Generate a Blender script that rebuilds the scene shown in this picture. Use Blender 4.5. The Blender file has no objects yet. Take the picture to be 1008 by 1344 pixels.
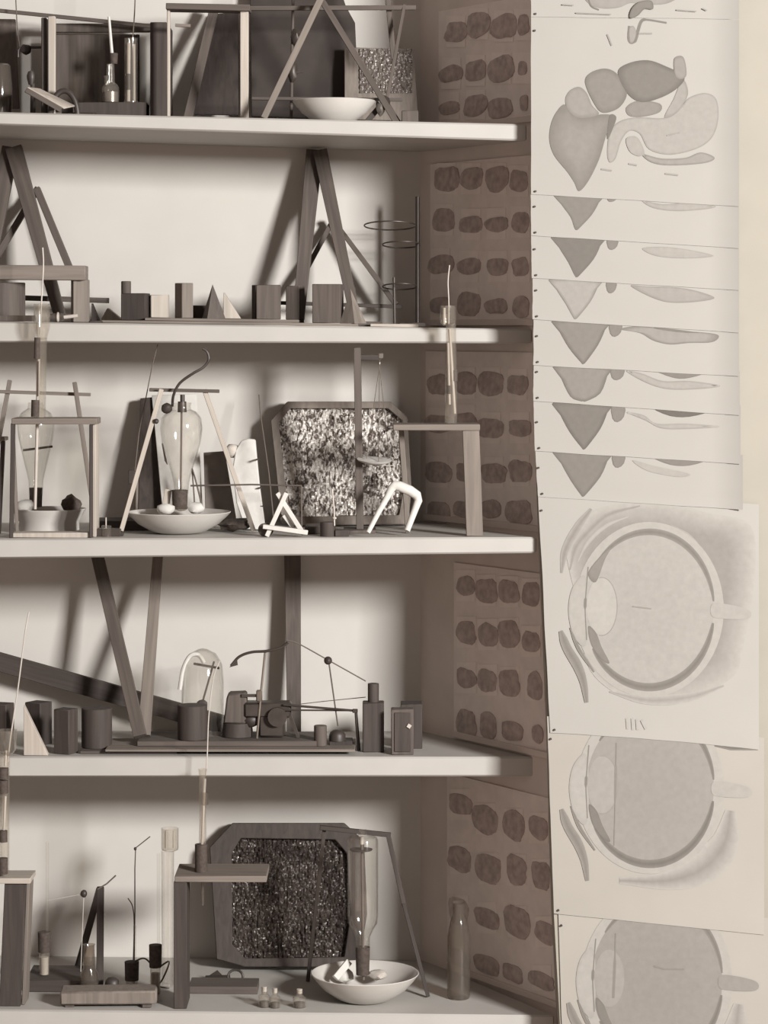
import bpy, bmesh, math, random
from mathutils import Vector, Matrix, noise
from mathutils.geometry import tessellate_polygon
random.seed(7)
R = math.radians

# ------------------------------------------------------------------ camera, world, light, exposure
F = 3571.0            # focal length in pixels of the 1008 x 1344 frame
D0 = 5.0              # the nominal shelf front (y = 0) stands this far away
ZC, HZ = 1.60, 430.0  # eye height and the pixel row of the horizon
S = bpy.context.scene
cam = bpy.data.cameras.new('camera'); cam_o = bpy.data.objects.new('camera', cam)
S.collection.objects.link(cam_o)
cam_o.location = (0, -D0, ZC); cam_o.rotation_euler = (R(90), 0, 0)
cam.sensor_fit = 'VERTICAL'; cam.sensor_height = 36.0
cam.lens = 36.0 * F / 1344.0
cam.shift_y = -(672.0 - HZ) / 1344.0
cam.clip_start = 0.1; cam.clip_end = 50
S.camera = cam_o

w = bpy.data.worlds.new('room_ambience'); S.world = w; w.use_nodes = True
bg = w.node_tree.nodes['Background']
bg.inputs['Color'].default_value = (1.0, 0.82, 0.72, 1); bg.inputs['Strength'].default_value = 0.28

win = bpy.data.lights.new('window_daylight', 'AREA'); win.shape = 'RECTANGLE'
win.size, win.size_y = 0.75, 0.75; win.energy = 500; win.color = (1.0, 0.985, 0.955)
win_o = bpy.data.objects.new('window_daylight', win); S.collection.objects.link(win_o)
win_o.location = (2.95, -4.1, 2.43)
win_o.rotation_euler = (Vector((0, 0.2, 1.25)) - win_o.location).to_track_quat('-Z', 'Y').to_euler()

S.view_settings.view_transform = 'Standard'; S.view_settings.look = 'None'
S.view_settings.exposure = 0.0; S.view_settings.gamma = 1.0
S.view_settings.use_curve_mapping = False

# ------------------------------------------------------------------ pixel -> place
def X(px, y): return (px - 504.0) * (D0 + y) / F
def Z(py, y): return ZC - (py - HZ) * (D0 + y) / F
def at(px, py, y): return Vector((X(px, y), y, Z(py, y)))
def L(px, y=0.1): return px * (D0 + y) / F

# ------------------------------------------------------------------ materials
M = {}
def nt(name):
    m = bpy.data.materials.new(name); m.use_nodes = True; M[name] = m
    t = m.node_tree; return m, t, t.nodes['Principled BSDF']
def plain(name, col, rough=0.6, metal=0.0, var=0.10, scale=40.0, bump=0.0):
    m, t, b = nt(name)
    tc = t.nodes.new('ShaderNodeTexCoord'); n = t.nodes.new('ShaderNodeTexNoise')
    n.inputs['Scale'].default_value = scale; n.inputs['Detail'].default_value = 4
    t.links.new(tc.outputs['Object'], n.inputs['Vector'])
    r = t.nodes.new('ShaderNodeValToRGB')
    r.color_ramp.elements[0].position = 0.3; r.color_ramp.elements[1].position = 0.7
    r.color_ramp.elements[0].color = [c * (1 - var) for c in col] + [1]
    r.color_ramp.elements[1].color = [min(1, c * (1 + var)) for c in col] + [1]
    t.links.new(n.outputs['Fac'], r.inputs['Fac']); t.links.new(r.outputs['Color'], b.inputs['Base Color'])
    b.inputs['Roughness'].default_value = rough; b.inputs['Metallic'].default_value = metal
    if bump:
        bp = t.nodes.new('ShaderNodeBump'); bp.inputs['Strength'].default_value = bump; bp.inputs['Distance'].default_value = 0.003
        t.links.new(n.outputs['Fac'], bp.inputs['Height']); t.links.new(bp.outputs['Normal'], b.inputs['Normal'])
    return m
def wood(name, col, var=0.25, rough=0.75):
    m, t, b = nt(name)
    a = t.nodes.new('ShaderNodeAttribute'); a.attribute_name = 'gr'
    oi = t.nodes.new('ShaderNodeObjectInfo')
    mp = t.nodes.new('ShaderNodeMapping'); mp.inputs['Scale'].default_value = (6, 110, 110)
    t.links.new(a.outputs['Vector'], mp.inputs['Vector'])
    t.links.new(oi.outputs['Location'], mp.inputs['Location'])
    n = t.nodes.new('ShaderNodeTexNoise'); n.inputs['Scale'].default_value = 1.0; n.inputs['Detail'].default_value = 5
    n.inputs['Distortion'].default_value = 0.6
    t.links.new(mp.outputs['Vector'], n.inputs['Vector'])
    r = t.nodes.new('ShaderNodeValToRGB')
    r.color_ramp.elements[0].position = 0.3; r.color_ramp.elements[1].position = 0.72
    r.color_ramp.elements[0].color = [c * (1 - var) for c in col] + [1]
    r.color_ramp.elements[1].color = [min(1, c * (1 + var)) for c in col] + [1]
    t.links.new(n.outputs['Fac'], r.inputs['Fac']); t.links.new(r.outputs['Color'], b.inputs['Base Color'])
    bp = t.nodes.new('ShaderNodeBump'); bp.inputs['Strength'].default_value = 0.25; bp.inputs['Distance'].default_value = 0.001
    t.links.new(n.outputs['Fac'], bp.inputs['Height']); t.links.new(bp.outputs['Normal'], b.inputs['Normal'])
    b.inputs['Roughness'].default_value = rough
    return m
def glass(name, col=(0.93, 0.90, 0.86), body=0.06):
    m, t, b = nt(name)
    out = t.nodes['Material Output']
    tr = t.nodes.new('ShaderNodeBsdfTransparent'); tr.inputs['Color'].default_value = (*col, 1)
    gl = t.nodes.new('ShaderNodeBsdfGlossy'); gl.inputs['Roughness'].default_value = 0.08
    df = t.nodes.new('ShaderNodeBsdfDiffuse'); df.inputs['Color'].default_value = (0.6, 0.54, 0.48, 1)
    lw = t.nodes.new('ShaderNodeLayerWeight'); lw.inputs['Blend'].default_value = 0.5
    pw = t.nodes.new('ShaderNodeMath'); pw.operation = 'POWER'; pw.inputs[1].default_value = 3.0
    t.links.new(lw.outputs['Facing'], pw.inputs[0])
    fr = t.nodes.new('ShaderNodeMath'); fr.operation = 'MULTIPLY_ADD'; fr.inputs[1].default_value = 0.5; fr.inputs[2].default_value = 0.04
    t.links.new(pw.outputs[0], fr.inputs[0])
    m1 = t.nodes.new('ShaderNodeMixShader'); m2 = t.nodes.new('ShaderNodeMixShader')
    m1.inputs['Fac'].default_value = body
    t.links.new(tr.outputs[0], m1.inputs[1]); t.links.new(df.outputs[0], m1.inputs[2])
    t.links.new(fr.outputs[0], m2.inputs['Fac']); t.links.new(m1.outputs[0], m2.inputs[1]); t.links.new(gl.outputs[0], m2.inputs[2])
    t.links.new(m2.outputs[0], out.inputs['Surface'])
    return m
def ink(name):                      # flat print: the colour is carried by the drawing's own attribute
    m, t, b = nt(name)
    a = t.nodes.new('ShaderNodeAttribute'); a.attribute_name = 'ink'
    n = t.nodes.new('ShaderNodeTexNoise'); n.inputs['Scale'].default_value = 90; n.inputs['Detail'].default_value = 4
    tc = t.nodes.new('ShaderNodeTexCoord'); t.links.new(tc.outputs['Object'], n.inputs['Vector'])
    mr = t.nodes.new('ShaderNodeMapRange'); mr.inputs['To Min'].default_value = 0.88; mr.inputs['To Max'].default_value = 1.12
    t.links.new(n.outputs['Fac'], mr.inputs['Value'])
    mx = t.nodes.new('ShaderNodeVectorMath'); mx.operation = 'SCALE'
    t.links.new(a.outputs['Color'], mx.inputs[0]); t.links.new(mr.outputs['Result'], mx.inputs['Scale'])
    t.links.new(mx.outputs['Vector'], b.inputs['Base Color'])
    b.inputs['Roughness'].default_value = 0.8
    return m

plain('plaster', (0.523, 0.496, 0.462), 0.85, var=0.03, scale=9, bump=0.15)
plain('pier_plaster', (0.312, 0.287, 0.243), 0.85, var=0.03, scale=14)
plain('side_wall', (0.624, 0.546, 0.499), 0.85, var=0.06, scale=12)
plain('shelf_paint', (0.409, 0.389, 0.363), 0.55, var=0.03, scale=15)
plain('plinth_paint', (0.55, 0.49, 0.44), 0.6)
plain('floor_boards', (0.32, 0.25, 0.21), 0.6)
wood('wood_pale', (0.408, 0.360, 0.313), 0.14)
wood('wood_light', (0.173, 0.144, 0.123), 0.2)
wood('wood_mid', (0.088, 0.070, 0.060), 0.25)
wood('wood_dark', (0.048, 0.036, 0.031), 0.28)
wood('wood_black', (0.038, 0.028, 0.024), 0.25)
plain('rubber', (0.039, 0.029, 0.025), 0.5, var=0.2)
plain('cork', (0.061, 0.045, 0.037), 0.8, var=0.3, scale=200)
plain('ceramic', (0.518, 0.492, 0.459), 0.25, var=0.02)
plain('chalk', (0.548, 0.525, 0.492), 0.8, var=0.05, scale=60, bump=0.3)
plain('stone', (0.459, 0.414, 0.370), 0.8, var=0.15, scale=80, bump=0.4)
plain('iron', (0.055, 0.043, 0.037), 0.45, 0.3, var=0.2)
plain('brass', (0.216, 0.180, 0.150), 0.35, 0.6, var=0.15)
plain('tin', (0.294, 0.259, 0.231), 0.3, 0.7, var=0.15)
plain('zinc', (0.20, 0.172, 0.155), 0.5, 0.0, var=0.3, scale=18)
plain('thread', (0.120, 0.096, 0.081), 0.8)
plain('wire_pale', (0.459, 0.414, 0.370), 0.5)
plain('slate', (0.037, 0.028, 0.024), 0.85, var=0.2, scale=25)
plain('card_sheet', (0.739, 0.659, 0.616), 0.85, var=0.06, scale=30)
plain('card_mount', (0.784, 0.701, 0.653), 0.85, var=0.05, scale=30)
plain('specimen_dark', (0.425, 0.350, 0.325), 0.95, var=0.22, scale=70, bump=0.3)
plain('specimen_pale', (0.52, 0.45, 0.41), 0.7, var=0.2, scale=70, bump=0.3)
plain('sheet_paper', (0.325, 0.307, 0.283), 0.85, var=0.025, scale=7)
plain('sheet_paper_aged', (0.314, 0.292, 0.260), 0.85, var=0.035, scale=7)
plain('cloth_dust', (0.30, 0.25, 0.22), 0.9)
glass('glass', (0.985, 0.98, 0.97), 0.015); glass('glass_thick', (0.95, 0.94, 0.92), 0.06); glass('glass_dark', (0.74, 0.70, 0.66), 0.06)
ink('ink')
def foil(name, c0, c1, rough, metal, p0=0.42, p1=0.60, sc_=(150, 150, 80)):
    m, t, b = nt(name)
    tc = t.nodes.new('ShaderNodeTexCoord'); mp = t.nodes.new('ShaderNodeMapping'); mp.inputs['Scale'].default_value = sc_
    n = t.nodes.new('ShaderNodeTexNoise'); n.inputs['Scale'].default_value = 1.0; n.inputs['Detail'].default_value = 3; n.inputs['Distortion'].default_value = 1.2
    t.links.new(tc.outputs['Object'], mp.inputs['Vector']); t.links.new(mp.outputs['Vector'], n.inputs['Vector'])
    r = t.nodes.new('ShaderNodeValToRGB'); r.color_ramp.elements[0].position = p0; r.color_ramp.elements[1].position = p1
    r.color_ramp.elements[0].color = (*c0, 1); r.color_ramp.elements[1].color = (*c1, 1)
    t.links.new(n.outputs['Fac'], r.inputs['Fac']); t.links.new(r.outputs['Color'], b.inputs['Base Color'])
    b.inputs['Roughness'].default_value = rough; b.inputs['Metallic'].default_value = metal
    bp = t.nodes.new('ShaderNodeBump'); bp.inputs['Strength'].default_value = 0.8; bp.inputs['Distance'].default_value = 0.004
    t.links.new(n.outputs['Fac'], bp.inputs['Height']); t.links.new(bp.outputs['Normal'], b.inputs['Normal'])
foil('foil_bright', (0.12, 0.095, 0.083), (0.64, 0.60, 0.56), 0.35, 0.15, 0.42, 0.53, (95, 95, 50))
foil('foil_dark', (0.04, 0.03, 0.026), (0.085, 0.068, 0.06), 0.18, 0.2, 0.4, 0.75)
foil('foil_grey', (0.13, 0.108, 0.096), (0.50, 0.465, 0.43), 0.3, 0.2, 0.64, 0.78, (110, 110, 90))  # sparkles put into the base colour as sparse bright flecks

# ------------------------------------------------------------------ mesh helpers
class MB:
    def __init__(s):
        s.bm = bmesh.new(); s.gr = s.bm.verts.layers.float_vector.new('gr'); s.co = s.bm.loops.layers.float_color.new('ink')
    def v(s, p, g=None):
        q = s.bm.verts.new(p); q[s.gr] = g if g is not None else (p[2], p[0], p[1]); return q
    def f(s, vs):
        try: return s.bm.faces.new(vs)
        except ValueError: return None
    def hexa(s, P, G):
        V = [s.v(p, g) for p, g in zip(P, G)]
        for q in ((0,1,2,3), (7,6,5,4), (0,4,5,1), (1,5,6,2), (2,6,7,3), (3,7,4,0)): s.f([V[i] for i in q])
        return s
    def box(s, c, size, rz=0.0, rot=None, grain=2):
        c = Vector(c); m = rot if rot is not None else Matrix.Rotation(rz, 3, 'Z'); h = [k / 2 for k in size]
        loc = [Vector((a*h[0], b*h[1], d*h[2])) for d in (-1, 1) for a, b in ((-1,-1), (1,-1), (1,1), (-1,1))]
        G = []
        for p in loc:
            g = [p[grain], p[(grain+1) % 3], p[(grain+2) % 3]]; G.append(Vector(g) + Vector((c.z, c.x, c.y)))
        return s.hexa([c + m @ p for p in loc], G)
    def bar(s, p1, p2, wd, th, wd2=None, up=None):      # a lath: wd across the view, th in depth
        p1, p2 = Vector(p1), Vector(p2); d = (p2 - p1).normalized()
        y = Vector(up) if up else Vector((0, 1, 0))
        u = d.cross(y)
        if u.length < 1e-4: u = Vector((1, 0, 0))
        u.normalize(); n = u.cross(d).normalized(); wd2 = wd if wd2 is None else wd2
        ln = (p2 - p1).length; P = []; G = []
        for p, k, ww in ((p1, 0, wd), (p2, ln, wd2)):
            for a, b in ((-1,-1), (1,-1), (1,1), (-1,1)):
                P.append(p + u*(a*ww/2) + n*(b*th/2)); G.append((k, a*ww/2 + p1.x, b*th/2 + p1.z))
        return s.hexa(P, G)
    def ring(s, c, u, n, r, seg, k=0.0):
        return [s.v(c + (u*math.cos(2*math.pi*i/seg) + n*math.sin(2*math.pi*i/seg))*r, (k, r*math.cos(6.283*i/seg), r*math.sin(6.283*i/seg))) for i in range(seg)]
    def tube(s, pts, r, seg=8, closed=False, cap=True):
        pts = [Vector(p) for p in pts]; N = len(pts); rings = []; pu = None; k = 0
        for i, p in enumerate(pts):
            a = pts[(i-1) % N] if (closed or i > 0) else p; b = pts[(i+1) % N] if (closed or i < N-1) else p
            d = (b - a).normalized()
            if pu is None: pu = d.orthogonal().normalized()
            u = (pu - d*pu.dot(d)); u = u.normalized() if u.length > 1e-5 else d.orthogonal().normalized()
            pu = u; n = d.cross(u); rr = r[i] if isinstance(r, (list, tuple)) else r
            if i: k += (pts[i] - pts[i-1]).length
            rings.append(s.ring(p, u, n, max(rr, 1e-5), seg, k))
        for i in range(N if closed else N-1):
            A, B = rings[i], rings[(i+1) % N]
            for j in range(seg): s.f([A[j], A[(j+1) % seg], B[(j+1) % seg], B[j]])
        if cap and not closed: s.f(rings[0][::-1]); s.f(rings[-1])
        return s
    def cyl(s, p1, p2, r1, r2=None, seg=20): return s.tube([p1, p2], [r1, r1 if r2 is None else r2], seg)
    def lathe(s, c, prof, seg=32, axis=(0,0,1), cap0=False, cap1=False):
        c = Vector(c); d = Vector(axis).normalized(); u = d.orthogonal().normalized(); n = d.cross(u)
        rings = [s.ring(c + d*z, u, n, max(r, 1e-5), seg, z) for r, z in prof]
        for A, B in zip(rings, rings[1:]):
            for j in range(seg): s.f([A[j], A[(j+1) % seg], B[(j+1) % seg], B[j]])
        if cap0: s.f(rings[0][::-1])
        if cap1: s.f(rings[-1])
        return s
    def prism(s, pts, vec):
        vec = Vector(vec); A = [s.v(Vector(p)) for p in pts]; B = [s.v(Vector(p) + vec) for p in pts]; n = len(A)
        s.f(A); s.f(B[::-1])
        for i in range(n): s.f([A[i], B[i], B[(i+1) % n], A[(i+1) % n]])
        return s
    def lump(s, c, r, seed=0, amp=0.25, sub=2, freq=1.6):
        t = bmesh.new(); bmesh.ops.create_icosphere(t, subdivisions=sub, radius=1.0)
        mp = {}
        for q in t.verts:
            k = 1 + amp*noise.noise(q.co*freq + Vector((seed*3.1, seed*1.7, 0)))
            p = Vector(c) + Vector((q.co.x*r[0], q.co.y*r[1], q.co.z*r[2]))*k; mp[q.index] = s.v(p)
        for fc in t.faces: s.f([mp[q.index] for q in fc.verts])
        t.free(); return s
    def bevel(s, o):
        bmesh.ops.recalc_face_normals(s.bm, faces=s.bm.faces)
        es = [e for e in s.bm.edges if len(e.link_faces) == 2 and e.calc_face_angle(0) > 0.6]
        bmesh.ops.bevel(s.bm, geom=es, offset=o, segments=1, affect='EDGES', clamp_overlap=True); return s

ROOT = {}
def tag(o, label=None, cat=None, group=None, kind=None):
    if label: o['label'] = label
    if cat: o['category'] = cat
    if group: o['group'] = group
    if kind: o['kind'] = kind
    return o
def thing(name, label, cat, loc, group=None):
    o = bpy.data.objects.new(name, None); S.collection.objects.link(o); o.location = loc
    o.empty_display_size = 0.02
    ROOT[o.name] = Vector(loc); return tag(o, label, cat, group)
def make(name, mb, mat, parent=None, label=None, cat=None, group=None, kind=None, bev=0.0, ang=38, recalc=True):
    bm = mb.bm
    if bev: mb.bevel(bev)
    elif recalc: bmesh.ops.recalc_face_normals(bm, faces=bm.faces)
    if parent is not None: off = ROOT[parent.name]
    else:
        vs = [q.co for q in bm.verts]
        off = Vector(((min(q.x for q in vs) + max(q.x for q in vs))/2, (min(q.y for q in vs) + max(q.y for q in vs))/2, min(q.z for q in vs)))
    bmesh.ops.translate(bm, verts=bm.verts, vec=-off)
    me = bpy.data.meshes.new(name); bm.to_mesh(me); bm.free()
    if ang:
        for p in me.polygons: p.use_smooth = True
        me.set_sharp_from_angle(angle=R(ang))
    me.materials.append(M[mat])
    o = bpy.data.objects.new(name, me); S.collection.objects.link(o)
    ROOT[o.name] = off
    if parent is not None: o.parent = parent
    else: o.location = off
    return tag(o, label, cat, group, kind)

# ------------------------------------------------------------------ the setting
YB = 0.32                                   # back wall
XB, XF, YF = X(552, YB), X(744, -0.09), -0.09   # splayed side wall, back corner to front edge
KW = (XF - XB) / (YB - YF)
WD = Vector((KW, -1, 0)).normalized(); WN = Vector((-1, -KW, 0)).normalized()   # along the wall towards us, and out of it
def on_wall(px, py, out=0.0):
    a = (px - 504.0) / F
    y = (XB + YB*KW - D0*a) / (a + KW)
    return at(px, py, y) + WN*out
def wall_y(x): return YB - (x - XB) / KW

make('wall_back', MB().box((X(552, YB)/2 - 0.75, YB + 0.03, 1.4), (1.5 + X(552, YB) + 0.02, 0.06, 2.8)), 'plaster', kind='structure')
make('wall_right', MB().prism([(XB, YB, 0), (XB + 0.06, YB + 0.06, 0), (XF + 0.004, YB + 0.06, 0), (XF + 0.004, YF, 0), (XF, YF, 0)], (0, 0, 2.8)), 'side_wall', kind='structure')
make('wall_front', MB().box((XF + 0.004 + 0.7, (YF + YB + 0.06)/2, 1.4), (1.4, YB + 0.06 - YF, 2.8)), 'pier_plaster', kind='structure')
def lean(py): return -0.09*max(0.0, py - 655.0)/689.0        # the lower charts hang away from the wall
PE = [at(px, py, YF - .0004 + lean(py)) for px, py in ((700, -120), (700, 500), (705, 655), (719, 960), (727, 1200), (735, 1344), (737, 1385))]
xr_ = XF + 0.03
mb = MB(); A = [mb.v(p) for p in PE]; B = [mb.v(Vector((xr_, p.y, p.z))) for p in PE]
C = [mb.v(Vector((p.x, YF + .012, p.z))) for p in PE]; E = [mb.v(Vector((xr_, YF + .012, p.z))) for p in PE]
for k in range(len(PE) - 1):
    mb.f([A[k], A[k+1], B[k+1], B[k]]); mb.f([A[k], C[k], C[k+1], A[k+1]]); mb.f([B[k], B[k+1], E[k+1], E[k]]); mb.f([C[k], E[k], E[k+1], C[k+1]])
mb.f([A[0], B[0], E[0], C[0]]); mb.f([A[-1], C[-1], E[-1], B[-1]])
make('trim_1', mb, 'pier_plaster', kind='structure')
make('floor', MB().box((0, -2.4, -0.03), (6, 6.2, 0.06)), 'floor_boards', kind='structure')
make('plinth', MB().box((-0.62, 0.13, 0.152), (1.76, 0.36, 0.304)), 'plinth_paint', kind='structure')

SH = {1: (-0.07, 692, 147, 163, 164, 185), 2: (0.0, 699, 422, 432, 449.5, 450.5), 3: (-0.085, 705, 707, 705, 733, 726),
      4: (0.0, 716, 993, 993.5, 1020, 1019), 5: (-0.10, 728, 1325, 1333, 1356, 1362)}
def sz(n, x):                               # height of the shelf's top at x
    y, pr, t0, t1, b0, b1 = SH[n]
    xa, za, xb, zb = X(0, y), Z(t0, y), X(pr, y), Z(t1, y)
    return za + (zb - za)*(x - xa)/(xb - xa)
SLAB = {1: 'topmost white shelf board, under the hanging frames', 2: 'white shelf board under the wooden geometric blocks',
        3: 'white shelf board carrying the pale octagonal trough', 4: 'white shelf board under the slanting planks and tall board',
        5: 'lowest white shelf board under the dark octagonal trough'}
for n, (y, pr, t0, t1, b0, b1) in SH.items():
    P = []
    for zt in ('b', 't'):
        for px, yy in ((-420, y), (pr, y), (None, YB), (-420.1, YB)):
            if px is None: x = XB + 0.01
            elif px < 0: x = X(-420, y)
            else: x = X(pr, y)
            xa, xb = X(0, y), X(pr, y)
            e0, e1 = (b0, b1) if zt == 'b' else (t0, t1)
            P.append(Vector((x, yy, Z(e0, y) + (Z(e1, y) - Z(e0, y))*(x - xa)/(xb - xa))))
    mb = MB(); mb.hexa(P, [(p.x, p.y, p.z) for p in P])
    make('shelf_board', mb, 'shelf_paint', label=SLAB[n], cat='shelf', group='white shelf boards', bev=0.003)

# ------------------------------------------------------------------ specimen boards on the splayed wall
def blob(cx, cy, w_, h_, seed):
    mb = MB(); c = on_wall(cx, cy, 0.0042); N = 18; rings = []
    u = WD; v_ = Vector((0, 0, 1)); k = (D0 + c.y)/F
    pxw = abs((on_wall(cx + 1, cy) - on_wall(cx, cy)).length)
    for fr, up in ((1.0, -0.0035), (0.97, 0.0004), (0.72, 0.0012), (0.35, 0.0015)):
        ring = []
        for i in range(N):
            a = 2*math.pi*i/N
            ca, sa = math.cos(a), math.sin(a)
            e = (abs(ca)**3.0 + abs(sa)**3.0)**(-1/3.0)
            e *= 1 + 0.22*noise.noise(Vector((ca*1.3 + seed*2.3, sa*1.3, seed*0.7)))
            ring.append(mb.v(c + u*(ca*e*w_/2*pxw*fr) + v_*(sa*e*h_/2*k*fr) + WN*up))
        rings.append(ring)
    for A, B in zip(rings, rings[1:]):
        for i in range(N): mb.f([A[i], A[(i+1) % N], B[(i+1) % N], B[i]])
    mb.f(rings[-1]); mb.f(rings[0][::-1]); return mb
BLOBS = {
 1: (577, 2, 157, [[(600,42,28,28),(630,32,30,34),(663,35,34,32),(689,33,16,28)], [(594,97,30,22),(626,93,28,28),(660,90,36,36),(688,90,12,20)], [(592,142,28,18),(626,139,32,30),(658,142,32,26),(690,135,10,22)]]),
 2: (566, 208, 424, [[(588,235,34,34),(620,235,30,30),(654,235,30,34),(683,238,24,30)], [(584,289,30,32),(620,295,32,22),(653,294,32,20),(685,292,22,30)], [(580,347,32,26),(617,350,30,22),(655,350,28,24),(685,350,22,26)], [(580,401,28,22),(617,399,30,34),(653,402,30,20),(686,403,22,28)]]),
 3: (560, 462, 697, [[(577,505,28,28),(613,503,30,30),(646,503,34,32),(681,505,28,28)], [(577,556,36,24),(613,552,28,22),(646,562,34,26),(684,562,30,22)], [(577,620,34,28),(610,620,18,24),(650,621,34,26),(684,618,30,30)], [(577,673,30,28),(607,668,20,22),(645,668,28,24),(682,672,34,32)]]),
 4: (597, 745, 985, [[(613,769,24,26),(640,775,28,32),(670,777,28,32),(699,780,24,34)], [(614,830,26,30),(642,833,26,30),(670,832,28,38),(699,842,24,28)], [(614,890,26,26),(642,893,26,30),(671,896,28,36),(704,900,20,36)], [(614,950,26,36),(643,952,22,36),(674,960,28,26),(708,963,14,24)]]),
 5: (588, 1030, 1300, [[(606,1056,30,28),(639,1075,32,38),(676,1082,28,40),(709,1087,24,30)], [(605,1127,30,34),(643,1140,34,40),(680,1142,28,40),(712,1148,24,38)], [(604,1196,26,36),(641,1205,32,26),(681,1210,34,42),(717,1223,26,30)], [(604,1262,28,34),(640,1266,30,26),(675,1277,26,24),(713,1287,32,22)]]),
}
WHICH = {1: 'beside the topmost shelf frames', 2: 'beside the wire ring stand', 3: 'behind the tall right stool', 4: 'right of the small paired boxes', 5: 'right of the lowest bowl'}
SLOPE = {1: 0.02, 2: 0.03, 3: 0.03, 4: 0.25, 5: 0.28}
for n, (xl, yt, yb, rows) in BLOBS.items():
    base = on_wall(640, yb, 0.0)
    t = thing('specimen_board', 'grey sheet with rows of dark flattened specimens ' + WHICH[n], 'specimen board', base, 'specimen boards on the side wall')
    y0, y1 = on_wall(xl, 0).y, on_wall(735, 0).y
    zt = Z(yt, 0.1); zb = Z(yb, 0.1)
    a, b = on_wall(xl, HZ), on_wall(735, HZ)
    zb = max(sz(n+1, a.x), sz(n+1, b.x)) + 0.004 if n < 5 else sz(5, b.x) + 0.004
    zb = max(zb, Z(yb, 0.0)) if n < 5 else zb
    if n in (1,): zb = sz(1, a.x) + 0.006
    else: zb = max(sz(n, a.x), sz(n, b.x)) + 0.004
    lo = [Vector((a.x, a.y, zb)), Vector((b.x, b.y, zb)), Vector((b.x, b.y, zt)), Vector((a.x, a.y, zt))]
    make('sheet', MB().prism([p + WN*0.0004 for p in lo], WN*0.002), 'card_sheet', t)
    make('bottom_rail', MB().prism([Vector((a.x, a.y, zb)) + WN*0.0026, Vector((b.x, b.y, zb)) + WN*0.0026, Vector((b.x, b.y, zb + 0.012)) + WN*0.0026, Vector((a.x, a.y, zb + 0.012)) + WN*0.0026], WN*0.004), 'side_wall', t, bev=0.0008)
    for ri, row in enumerate(rows):
        for ci, (cx, cy, w_, h_) in enumerate(row):
            par = t; hw = min(13.5, 735 - cx, cx - xl - 1)
            cyb = min(cy + 20, yb)
            q = [on_wall(cx - hw + 1, cy - 21), on_wall(cx + hw - 1, cy - 21), on_wall(cx + hw - 1, cyb), on_wall(cx - hw + 1, cyb)]
            if min(p.z for p in q) > zb + 0.012:
                par = make('card', MB().prism([p + WN*0.0026 for p in q], WN*0.0008), 'card_mount', t)
            make('specimen', blob(cx, cy, w_, h_, n*17 + ri*5 + ci), 'specimen_pale' if (n == 5 and ri == 2 and ci == 0) else 'specimen_dark', par)

# ------------------------------------------------------------------ hanging charts
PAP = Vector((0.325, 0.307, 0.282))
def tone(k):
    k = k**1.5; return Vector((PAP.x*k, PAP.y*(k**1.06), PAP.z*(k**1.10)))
CH = [  # name, left px top/bottom, top py, bottom py left/right, right px, label, aged
 ('A', 697, 697, -90, 22, 25, 970, 'uppermost pale chart cut by the frame, with a dark hooked tube'),
 ('B', 697, 697, 10, 255, 271, 970, 'large chart of digestive organs with broad leaf shaped lobe'),
 ('C1', 697, 697, 245, 309, 326, 970, 'chart strip directly under the digestive organ chart, grey pointed lobe'),
 ('C2', 697, 698, 300, 365, 381, 970, 'chart strip with the darkest solid pointed lobe'),
 ('C3', 699, 699, 355, 419, 437, 970, 'chart strip with a pale outlined lobe, just below the darkest lobe'),
 ('C4', 700, 700, 410, 479, 494, 970, 'chart strip with the most boldly lumpy long gland at right'),
 ('C5', 700, 700, 468, 526, 545, 971, 'narrowest chart strip, its pointed lobe cut off at the tip'),
 ('C6', 700, 702, 515, 592, 609, 972, 'chart strip second from the bottom with dark long lens shape'),
 ('C7', 702, 706, 580, 652, 669, 975, 'lowest lobe chart strip directly above the round eye chart'),
 ('E1', 706, 722, 640, 962, 984, 996, 'chart of a whole eyeball section with pale interior'),
 ('E2', 718, 727, 940, 1199, 1227, 1003, 'middle eye chart with grey interior, upper part covered'),
 ('E3', 732, 742, 1185, 1480, 1500, 1010, 'lowest eye chart cut off by the bottom of the frame'),
]
CY = {}
CT = {}
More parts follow.
